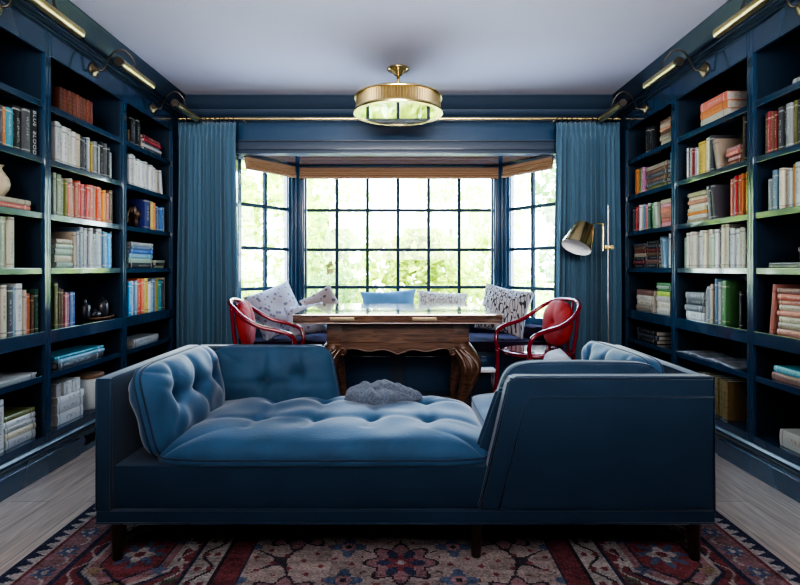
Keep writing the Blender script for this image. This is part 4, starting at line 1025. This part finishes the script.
# left rear back cushion (slanting right end)
def polyf(X, Y):
    hh = .36; w0, w1 = .655, .655
    yy = Y * hh / 2; t = (Y + 1) / 2
    L = -.34; Rr = .36 - .075 * t
    return L + (X + 1) / 2 * (Rr - L), yy
M = MS @ Matrix.Translation((-.655, 2.845, .545)) @ Matrix.Rotation(R(90 - 6), 4, 'X')
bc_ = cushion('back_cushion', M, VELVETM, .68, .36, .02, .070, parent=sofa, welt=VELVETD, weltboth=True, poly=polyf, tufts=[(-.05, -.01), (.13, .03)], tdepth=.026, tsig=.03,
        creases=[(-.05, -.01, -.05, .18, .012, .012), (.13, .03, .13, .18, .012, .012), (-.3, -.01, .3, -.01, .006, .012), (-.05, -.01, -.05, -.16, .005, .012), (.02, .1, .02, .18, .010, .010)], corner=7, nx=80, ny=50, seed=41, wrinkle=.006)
# cushion behind right front panel
def polyg(X, Y):
    hh = .355; yy = Y * hh / 2; t = (Y + 1) / 2
    L = -.385 + .125 * t; Rr = .36
    return L + (X + 1) / 2 * (Rr - L), yy
M = MS @ Matrix.Translation((.725, 2.255, .565)) @ Matrix.Rotation(R(90), 4, 'X')
cushion('back_cushion', M, VELVETF, .8, .355, .06, .065, parent=sofa, welt=VELVETD, weltboth=True, poly=polyg, tufts=[(-.2, .02), (.05, .02)], tdepth=.03, tsig=.03,
        creases=[(-.43, -.06, -.2, .02, .02, .012), (-.40, .03, -.2, .02, .02, .012), (-.37, .11, -.2, .02, .016, .012)], corner=7, nx=90, ny=50, seed=51, wrinkle=.010)
# right arm cushions: pale blue loose pillows
def armpillow(y, z, w, h, lab, m, seed, yaw=0, x=1.03, tilt=16, th=.13):
    M = Matrix.Translation((x, y, z)) @ Matrix.Rotation(R(yaw), 4, 'Z') @ Matrix.Rotation(R(tilt), 4, 'Y') @ Matrix.Rotation(R(-90), 4, 'Y') @ Matrix.Rotation(R(-90), 4, 'Z')
    return pillow('throw_pillow', M, m, w, h, th, lab, seed=seed, pull=.06)
M = MS @ Matrix.Translation((1.055, 2.60, .56)) @ Matrix.Rotation(R(3), 4, 'Z') @ Matrix.Rotation(R(9), 4, 'Y') @ Matrix.Rotation(R(-90), 4, 'Y') @ Matrix.Rotation(R(-90), 4, 'Z')
cushion('back_cushion', M, VELVET, .68, .375, .06, .062, parent=sofa, welt=VELVETD, weltboth=True, tufts=[(-.2, .03), (0, .03), (.2, .03)], tdepth=.03, tsig=.035,
        creases=[(-.2, .03, -.2, .19, .014, .014), (0, .03, 0, .19, .014, .014), (.2, .03, .2, .19, .014, .014), (-.2, .03, .2, .03, .014, .016)], corner=7, nx=80, ny=50, seed=61, wrinkle=.012)
armpillow(2.80, .585, .26, .24, 'small whitish pillow on the far right seat of the sofa, by its arm cushion', mat('white_cotton', (.50, .54, .60), rough=.8, bump=.2), 62, yaw=-10, x=.82, tilt=20)
# legs
for x, y in ((-1.092, 2.105), (1.146, 2.105), (.302, 2.125), (-1.092, 2.93), (1.146, 2.93), (-.3, 2.93)):
    b = BM(); lathe(b, [(0, 0.0125), (.017, .0125), (.0185, .016), (.029, .150), (0, .150)], 20)
    for v in b.verts: v.co += Vector((x, y - (.026 if y < 2.5 else 0) - (.14 - v.co.z) * (.10 if y < 2.5 else 0), 0))
    sp_obj('leg', b, LEGW, ang=40)

# throw blanket
def throw_blanket():
    nx, ny = 110, 90; u = np.linspace(-1, 1, nx); v = np.linspace(-1, 1, ny); U, V = np.meshgrid(u, v, indexing='ij')
    th = np.arctan2(V, U); m_ = np.maximum(np.abs(U), np.abs(V)); l = np.sqrt(U ** 2 + V ** 2) + 1e-9
    X = U * m_ / l; Y = V * m_ / l; rr = np.sqrt(X ** 2 + Y ** 2)
    out = 1 + .10 * np.sin(3 * th + .6) + .07 * np.sin(5 * th + 2.0) + .03 * np.sin(9 * th)
    PX = X * .195 * out; PY = Y * .135 * out
    dome = np.clip(1 - rr ** 3.2, 0, 1) ** .5
    fold = .5 + .5 * np.sin(PX * 46 + PY * 26 + 2.2 * np.sin(PY * 18 + 1) + 1.2 * np.sin(PX * 21)); fold = fold ** .7
    fold2 = .5 + .5 * np.sin(-PX * 30 + PY * 52 + 1.4 * np.sin(PX * 15))
    H_ = .066 + .012 * np.sin(PX * 15 + 1.0) + .010 * np.sin(PY * 20 - PX * 9)
    def crease(x0, y0, x1, y1, dep, sg, side=0):
        dx, dy = x1 - x0, y1 - y0; L2 = dx * dx + dy * dy
        t = np.clip(((PX - x0) * dx + (PY - y0) * dy) / L2, 0, 1)
        sd = ((PX - x0) * dy - (PY - y0) * dx) / math.sqrt(L2)
        d = np.sqrt((PX - x0 - t * dx) ** 2 + (PY - y0 - t * dy) ** 2)
        return -dep * np.exp(-d / sg) + side * np.tanh(sd / .008) * np.exp(-d / .05)
    for c_ in ((-.09, .12, .02, -.13, .026, .014, .010), (-.19, .0, -.06, -.05, .018, .010, .006), (.0, -.02, .19, -.04, .022, .012, -.009), (.02, .13, .10, .0, .022, .012, .008), (-.03, .03, .12, .07, .014, .010, .005), (.06, -.05, .14, -.13, .016, .010, .005), (-.15, .1, -.09, .02, .014, .010, -.005), (.10, .02, .19, .05, .014, .01, .006)):
        H_ = H_ + crease(*c_)
    H_ = H_ + .0022 * np.sin(PX * 160 + PY * 70) 
    Z = dome ** .8 * H_
    T = np.stack([PX, PY, Z], -1).reshape(-1, 3); Bt = T.copy(); Bt[:, 2] = -.006
    n = nx * ny; fs = [tuple(q) for q in gridfaces(nx, ny)] + [tuple(q) for q in gridfaces(nx, ny, n)[:, ::-1]]
    per = [i * ny for i in range(nx)] + [(nx - 1) * ny + j for j in range(1, ny)] + [i * ny + ny - 1 for i in range(nx - 2, -1, -1)] + [j for j in range(ny - 2, 0, -1)]
    m = len(per); fs += [(per[i], per[i] + n, per[(i + 1) % m] + n, per[(i + 1) % m]) for i in range(m)]
    me = bpy.data.meshes.new('throw_blanket'); me.from_pydata([tuple(p) for p in np.concatenate([T, Bt])], [], fs)
    o = link('throw_blanket', me, THROW, smooth=True); o.location = (-.10, 2.77, .468); o.rotation_euler = (0, 0, R(-6))
    tag(o, 'grey knitted throw blanket crumpled on the blue sofa seat', 'blanket')
throw_blanket()

# ------------------------------------------------------------------ rug
def rug():
    x0, x1, y0, y1 = -1.46, 1.475, 0.55, 4.63; st = .0075
    nx, ny = int((x1 - x0) / st), int((y1 - y0) / st)
    X = (np.arange(nx) + .5) / nx * (x1 - x0); Y = (np.arange(ny) + .5) / ny * (y1 - y0)
    W, L = x1 - x0, y1 - y0
    XX, YY = np.meshgrid(X, Y, indexing='ij')
    dl, dr, db, dt = XX, W - XX, YY, L - YY
    side = np.minimum(dl, dr); end = np.minimum(db, dt)
    D = np.minimum(side, end); S = np.where(side < end, YY, XX)
    C = np.zeros((nx, ny, 3))
    navy = np.array((.025, .03, .075)); red = np.array((.21, .028, .03)); rose = np.array((.30, .13, .13)); cream = np.array((.40, .34, .28)); blue = np.array((.07, .11, .20)); gold = np.array((.28, .19, .08)); dark = np.array((.03, .02, .03)); beige = np.array((.33, .24, .19)); green = np.array((.09, .11, .07))
    def put(mask, c): C[mask] = c
    put(D >= 0, navy)
    tri = np.abs((S / .055) % 1 - .5) * 2
    m = (D > .018) & (D < .078); put(m, cream); put(m & ((D - .018) / .06 < tri * .8), navy)
    put((D >= .078) & (D < .09), red)
    m = (D >= .09) & (D < .205); put(m, rose * .9)
    p = (S / .15) % 1 - .5; q = (D - .1475) / .115; r_ = np.sqrt((p * .15) ** 2 + (q * .115) ** 2); an = np.arctan2(q * .115, p * .15)
    fl = r_ < .034 * (1 + .3 * np.cos(6 * an)); put(m & fl, blue); put(m & (r_ < .014), cream)
    put(m & (np.abs(q - .28 * np.sin(2 * PI * S / .15 + PI / 2)) < .06) & ~fl, cream * .9)
    put((D >= .205) & (D < .222), navy)
    # main border
    m = (D >= .222) & (D < .66); put(m, red)
    per = .62; p = ((S / per) % 1 - .5) * per; q = (D - .441)
    hexa = np.maximum(np.abs(q) * 1.0, np.abs(p) * .62 + np.abs(q) * .55)
    put(m & (hexa < .178), navy); put(m & (hexa < .165), cream * .85); put(m & (hexa < .148), rose); put(m & (hexa < .118), navy); put(m & (hexa < .108), red * 1.2)
    an = np.arctan2(q, p); r_ = np.sqrt(p ** 2 + q ** 2)
    put(m & (r_ < .075 * (1 + .35 * np.cos(8 * an))), blue); put(m & (r_ < .045 * (1 + .3 * np.cos(4 * an))), cream); put(m & (r_ < .02), red)
    p2 = (((S / per) + .5) % 1 - .5) * per; r2 = np.sqrt(p2 ** 2 + q ** 2); an2 = np.arctan2(q, p2)
    dia = np.abs(p2) * .9 + np.abs(q) * .62
    put(m & (dia < .125), dark); put(m & (dia < .112), gold); put(m & (dia < .085), navy); put(m & (r2 < .04 * (1 + .4 * np.cos(6 * an2))), rose * 1.2)
    for (aa, bb, cc) in ((.09, .155, cream), (.09, -.155, cream), (.20, .12, blue), (.20, -.12, gold), (.14, .19, green), (.245, .18, cream)):
        for sg in (-1, 1):
            rr = np.sqrt((p2 - sg * aa) ** 2 + (q - bb) ** 2); a3 = np.arctan2(q - bb, p2 - sg * aa)
            put(m & (rr < .026 * (1 + .4 * np.cos(5 * a3))), cc)
    vine = np.abs(np.abs(q) - .185 - .022 * np.sin(2 * PI * S / .155)); put(m & (vine < .005), cream * .8)
    put((D >= .66) & (D < .675), navy)
    m = (D >= .675) & (D < .775); put(m, cream * .85)
    q = (D - .725); zz = np.abs(q - .03 * np.sin(2 * PI * S / .2)); put(m & (zz < .007), dark)
    p = (S / .1) % 1 - .5; put(m & (np.sqrt((p * .1) ** 2 + (np.abs(q) - .022) ** 2) < .014), red)
    put((D >= .775) & (D < .787), dark); put((D >= .787) & (D < .868), red * .85); put((D >= .868) & (D < .882), navy)
    # field
    m = D >= .882; put(m, beige)
    cx_, cy_ = W / 2, L / 2
    fx = np.abs(XX - cx_); fy = YY - cy_ * 0
    tx_, ty_ = .42, .46
    ix = np.round(fx / tx_); odd = (ix % 2)
    px = fx - ix * tx_; py = ((fy + odd * ty_ / 2 + .12) / ty_ % 1 - .5) * ty_
    r_ = np.sqrt(px ** 2 + py ** 2); an = np.arctan2(py, px)
    put(m & (r_ < .125 * (1 + .18 * np.cos(8 * an))), dark * 1.3); put(m & (r_ < .112 * (1 + .18 * np.cos(8 * an))), rose); put(m & (r_ < .075 * (1 + .3 * np.cos(6 * an))), navy * 1.4); put(m & (r_ < .045 * (1 + .35 * np.cos(6 * an + PI))), red * 1.3); put(m & (r_ < .016), cream)
    px2 = np.abs(fx - (np.floor(fx / tx_) + .5) * tx_); py2 = np.abs(((fy + .12) / (ty_ / 2) % 1 - .5) * ty_ / 2)
    r2 = np.sqrt(px2 ** 2 + py2 ** 2); a2 = np.arctan2(py2, px2)
    put(m & (r2 < .055 * (1 + .35 * np.cos(4 * a2))), blue); put(m & (r2 < .03), rose * 1.2); put(m & (r2 < .012), dark)
    v1 = np.abs(np.sin(fx * 15 + .9 * np.sin(fy * 13.6)) * .5 - np.sin(fy * 13.6) * .5); put(m & (v1 < .035) & (r_ > .14) & (r2 > .07), dark * 1.5)
    v2 = np.abs(np.sin(fx * 30 + fy * 27) * np.cos(fy * 41 - fx * 22)); put(m & (v2 > .90) & (r_ > .15) & (r2 > .075), red * 1.1)
    # wear
    ns = rng.normal(0, 1, (nx // 8 + 2, ny // 8 + 2)); big = np.kron(ns, np.ones((8, 8)))[:nx, :ny]
    ns2 = rng.normal(0, 1, (nx // 40 + 2, ny // 3 + 2)); ab = np.kron(ns2, np.ones((40, 3)))[:nx, :ny]
    fine = rng.normal(0, 1, (nx, ny))
    k = 1 + .10 * big + .10 * ab + .16 * fine
    C = C * np.clip(k, .4, 1.7)[..., None] * .95 + .008 * np.clip(fine, 0, 2)[..., None]
    g_ = C.mean(-1, keepdims=True); C = np.clip(C * .70 + g_ * .30, 0, 1) * 1.22 + .016
    # mesh
    gx = x0 + np.arange(nx + 1) / nx * W; gy = y0 + np.arange(ny + 1) / ny * L
    GX, GY = np.meshgrid(gx, gy, indexing='ij'); V = np.stack([GX.ravel(), GY.ravel(), np.full(GX.size, .012)], 1)
    fq = gridfaces(nx + 1, ny + 1); nv = len(V); nf = len(fq)
    me = bpy.data.meshes.new('rug')
    rim_ = [(x0, y0), (x1, y0), (x1, y1), (x0, y1)]
    me.vertices.add(nv); me.vertices.foreach_set('co', V.ravel().astype(np.float32))
    me.loops.add(nf * 4); me.loops.foreach_set('vertex_index', fq.ravel().astype(np.int32))
    me.polygons.add(nf); me.polygons.foreach_set('loop_start', (np.arange(nf) * 4).astype(np.int32))
    try: me.polygons.foreach_set('loop_total', np.full(nf, 4, np.int32))
    except Exception: pass
    me.update(calc_edges=True); me.validate()
    ca = me.color_attributes.new('weave', 'FLOAT_COLOR', 'CORNER')
    c4 = np.ones((nf, 4, 4), np.float32); c4[:, :, :3] = np.clip(C, 0, 1).reshape(-1, 1, 3)
    ca.data.foreach_set('color', c4.ravel())
    m, nt, b = newmat('rug_wool'); at = nt.nodes.new('ShaderNodeAttribute'); at.attribute_name = 'weave'
    nt.links.new(at.outputs['Color'], b.inputs['Base Color']); b.inputs['Roughness'].default_value = .95; b.inputs['Specular IOR Level'].default_value = .1
    o = link('rug', me, m)
    bb = BM(); box(bb, x0, x1, y0, y1, .0005, .0115); obj('backing', bb, mat('rug_backing', (.05, .045, .07), rough=.9), o)
    fr = BM()
    tag(o, 'faded red and navy patterned oriental rug under the blue sofa', 'rug')
rug()

# ------------------------------------------------------------------ outside
b = BM(); box(b, -30, 30, 5.9, 45, -.5, -.3); struct(obj('ground', b, LAWN))
BOUNCE = mat('pale_bounce_ground', (.62, .60, .64), rough=.85, var=.1, vscale=2)
b = BM(); box(b, -12, 12, 5.9, 9.0, -.3, -.25); struct(obj('ground_bounce', b, BOUNCE))  # unseen pale slab added to bounce neutral light up to the ceiling
def tree(x, y, r, zc, m, lab, n=2600, sz=.13, flat=1.0, seed=0, name='garden_tree', cat_='tree', trunk=True, base=-.3):
    g = np.random.default_rng(seed)
    root = empty(name, (x, y, base)); tag(root, lab, cat_, 'garden planting outside the windows')
    # leaf blobs
    nb = 14; cs = g.normal(0, .5, (nb, 3)) * np.array([r, r, r * flat]) * .9; rs = g.uniform(.3, .55, nb) * r
    k = g.integers(0, nb, n); d = g.normal(0, 1, (n, 3)); d /= np.linalg.norm(d, axis=1)[:, None]
    P = cs[k] + d * rs[k][:, None] * g.uniform(.75, 1.05, n)[:, None] + np.array([0, 0, zc - base])
    P = P[P[:, 2] > .03]; n = len(P)
    a = g.normal(0, 1, (n, 3)); a /= np.linalg.norm(a, axis=1)[:, None]; c = np.cross(a, g.normal(0, 1, (n, 3))); c /= np.linalg.norm(c, axis=1)[:, None]
    s = (sz * g.uniform(.6, 1.3, n))[:, None]
    Q = np.stack([P - a * s, P + c * s * .45, P + a * s, P - c * s * .45], 1).reshape(-1, 3)
    fq = np.arange(n * 4).reshape(n, 4)
    link('foliage', npmesh('foliage', Q, fq), m, root)
    if trunk:
        b = BM(); tube(b, [(0, 0, -.02), (.05, 0, (zc - base) * .5), (0, .05, zc - base)], [.16, .12, .06], 10); obj('trunk', b, TRUNK, root, smooth=True)
tree(-4.3, 12.0, 1.9, 2.4, LEAF[0], 'yellow-green tree seen through the left angled window', seed=1, n=4200)
tree(-1.9, 14.5, 1.8, 1.6, LEAF[2], 'pale leafy tree seen through the left panes of middle window', seed=2, n=3200)
tree(.55, 11.0, 1.1, .95, LEAF[0], 'low yellow-green tree seen through the middle panes', seed=3, n=2600)
tree(1.9, 19.5, 2.0, 2.6, LEAF[2], 'pale distant tree seen through the upper right panes', seed=4, n=3200)
tree(5.0, 11.2, 1.8, 2.3, LEAF[1], 'mid green tree seen through the right angled window', seed=5, n=4200)
tree(-6.8, 16, 2.4, 3.0, LEAF[2], 'pale tree farthest left beyond the garden', seed=6, n=3200)
tree(10.2, 17.5, 2.4, 2.6, LEAF[0], 'yellow-green tree farthest right beyond the garden', seed=7, n=3200)
tree(-1.3, 9.6, .55, .45, LEAF[1], 'rounded mid green shrub outside the left panes', seed=8, n=1400, sz=.07, name='garden_shrub', cat_='shrub', trunk=False)
tree(-3.0, 9.5, .8, .5, LEAF[0], 'yellow-green shrub outside the left angled window', seed=9, n=1600, sz=.08, name='garden_shrub', cat_='shrub', trunk=False)
tree(2.1, 8.9, .6, .5, LEAF[2], 'pale shrub outside the right panes of the middle window', seed=10, n=1600, sz=.08, name='garden_shrub', cat_='shrub', trunk=False)
tree(3.9, 8.6, .6, .5, LEAF[0], 'bright shrub low outside the right angled window', seed=11, n=1600, sz=.08, name='garden_shrub', cat_='shrub', trunk=False)

# ------------------------------------------------------------------ light
w = bpy.data.worlds.new('sky'); scn.world = w; w.use_nodes = True
nt = w.node_tree; bg = nt.nodes['Background']
tcw = nt.nodes.new('ShaderNodeTexCoord'); spw = nt.nodes.new('ShaderNodeSeparateXYZ'); crw = nt.nodes.new('ShaderNodeValToRGB')
crw.color_ramp.elements[0].position = .0; crw.color_ramp.elements[0].color = (.80, .92, 1, 1)
crw.color_ramp.elements[1].position = .5; crw.color_ramp.elements[1].color = (.46, .70, 1, 1)
nt.links.new(tcw.outputs['Generated'], spw.inputs[0]); nt.links.new(spw.outputs[2], crw.inputs[0]); nt.links.new(crw.outputs[0], bg.inputs[0])
bg.inputs[1].default_value = 10
def lamp(name, kind, loc, rot, energy, col, **k):
    d = bpy.data.lights.new(name, kind); d.energy = energy; d.color = col
    for a, v in k.items(): setattr(d, a, v)
    o = bpy.data.objects.new(name, d); COL.objects.link(o); o.location = loc; o.rotation_euler = rot; return o
lamp('sun', 'SUN', (0, 0, 8), (R(38), 0, R(-12)), 11, (1, .93, .80), angle=R(2))
def portal(loc, rz, w_, h_):
    o = lamp('window_portal', 'AREA', loc, (R(90), 0, rz), 1, (1, 1, 1), shape='RECTANGLE', size=w_, size_y=h_)
    o.data.cycles.is_portal = True; o.rotation_euler = (R(-90), 0, rz)
portal((0, 5.50, 1.39), 0, 1.95, 1.55)
portal((-1.30, 5.17, 1.39), R(54), .60, 1.55)
portal((1.30, 5.17, 1.39), R(-54), .60, 1.55)
# soft room light behind the camera
lamp('room_fill', 'AREA', (0, -1.2, 1.75), (R(122), 0, 0), 32, (.95, .93, 1), shape='RECTANGLE', size=3.4, size_y=1.0, spread=R(110))

lamp('high_fill', 'AREA', (0, -1.3, 2.35), (R(93), 0, 0), 24, (1, .96, .95), shape='RECTANGLE', size=3.2, size_y=.6, spread=R(66))
scn.view_settings.view_transform = 'AgX'
scn.view_settings.look = 'AgX - High Contrast'
scn.view_settings.exposure = 1.1
try:
    scn.cycles.use_denoising = True
    scn.cycles.max_bounces = 10; scn.cycles.diffuse_bounces = 5; scn.cycles.glossy_bounces = 5; scn.cycles.transparent_max_bounces = 12
    scn.cycles.sample_clamp_indirect = 8
    scn.cycles.caustics_reflective = False; scn.cycles.caustics_refractive = False
except Exception: pass
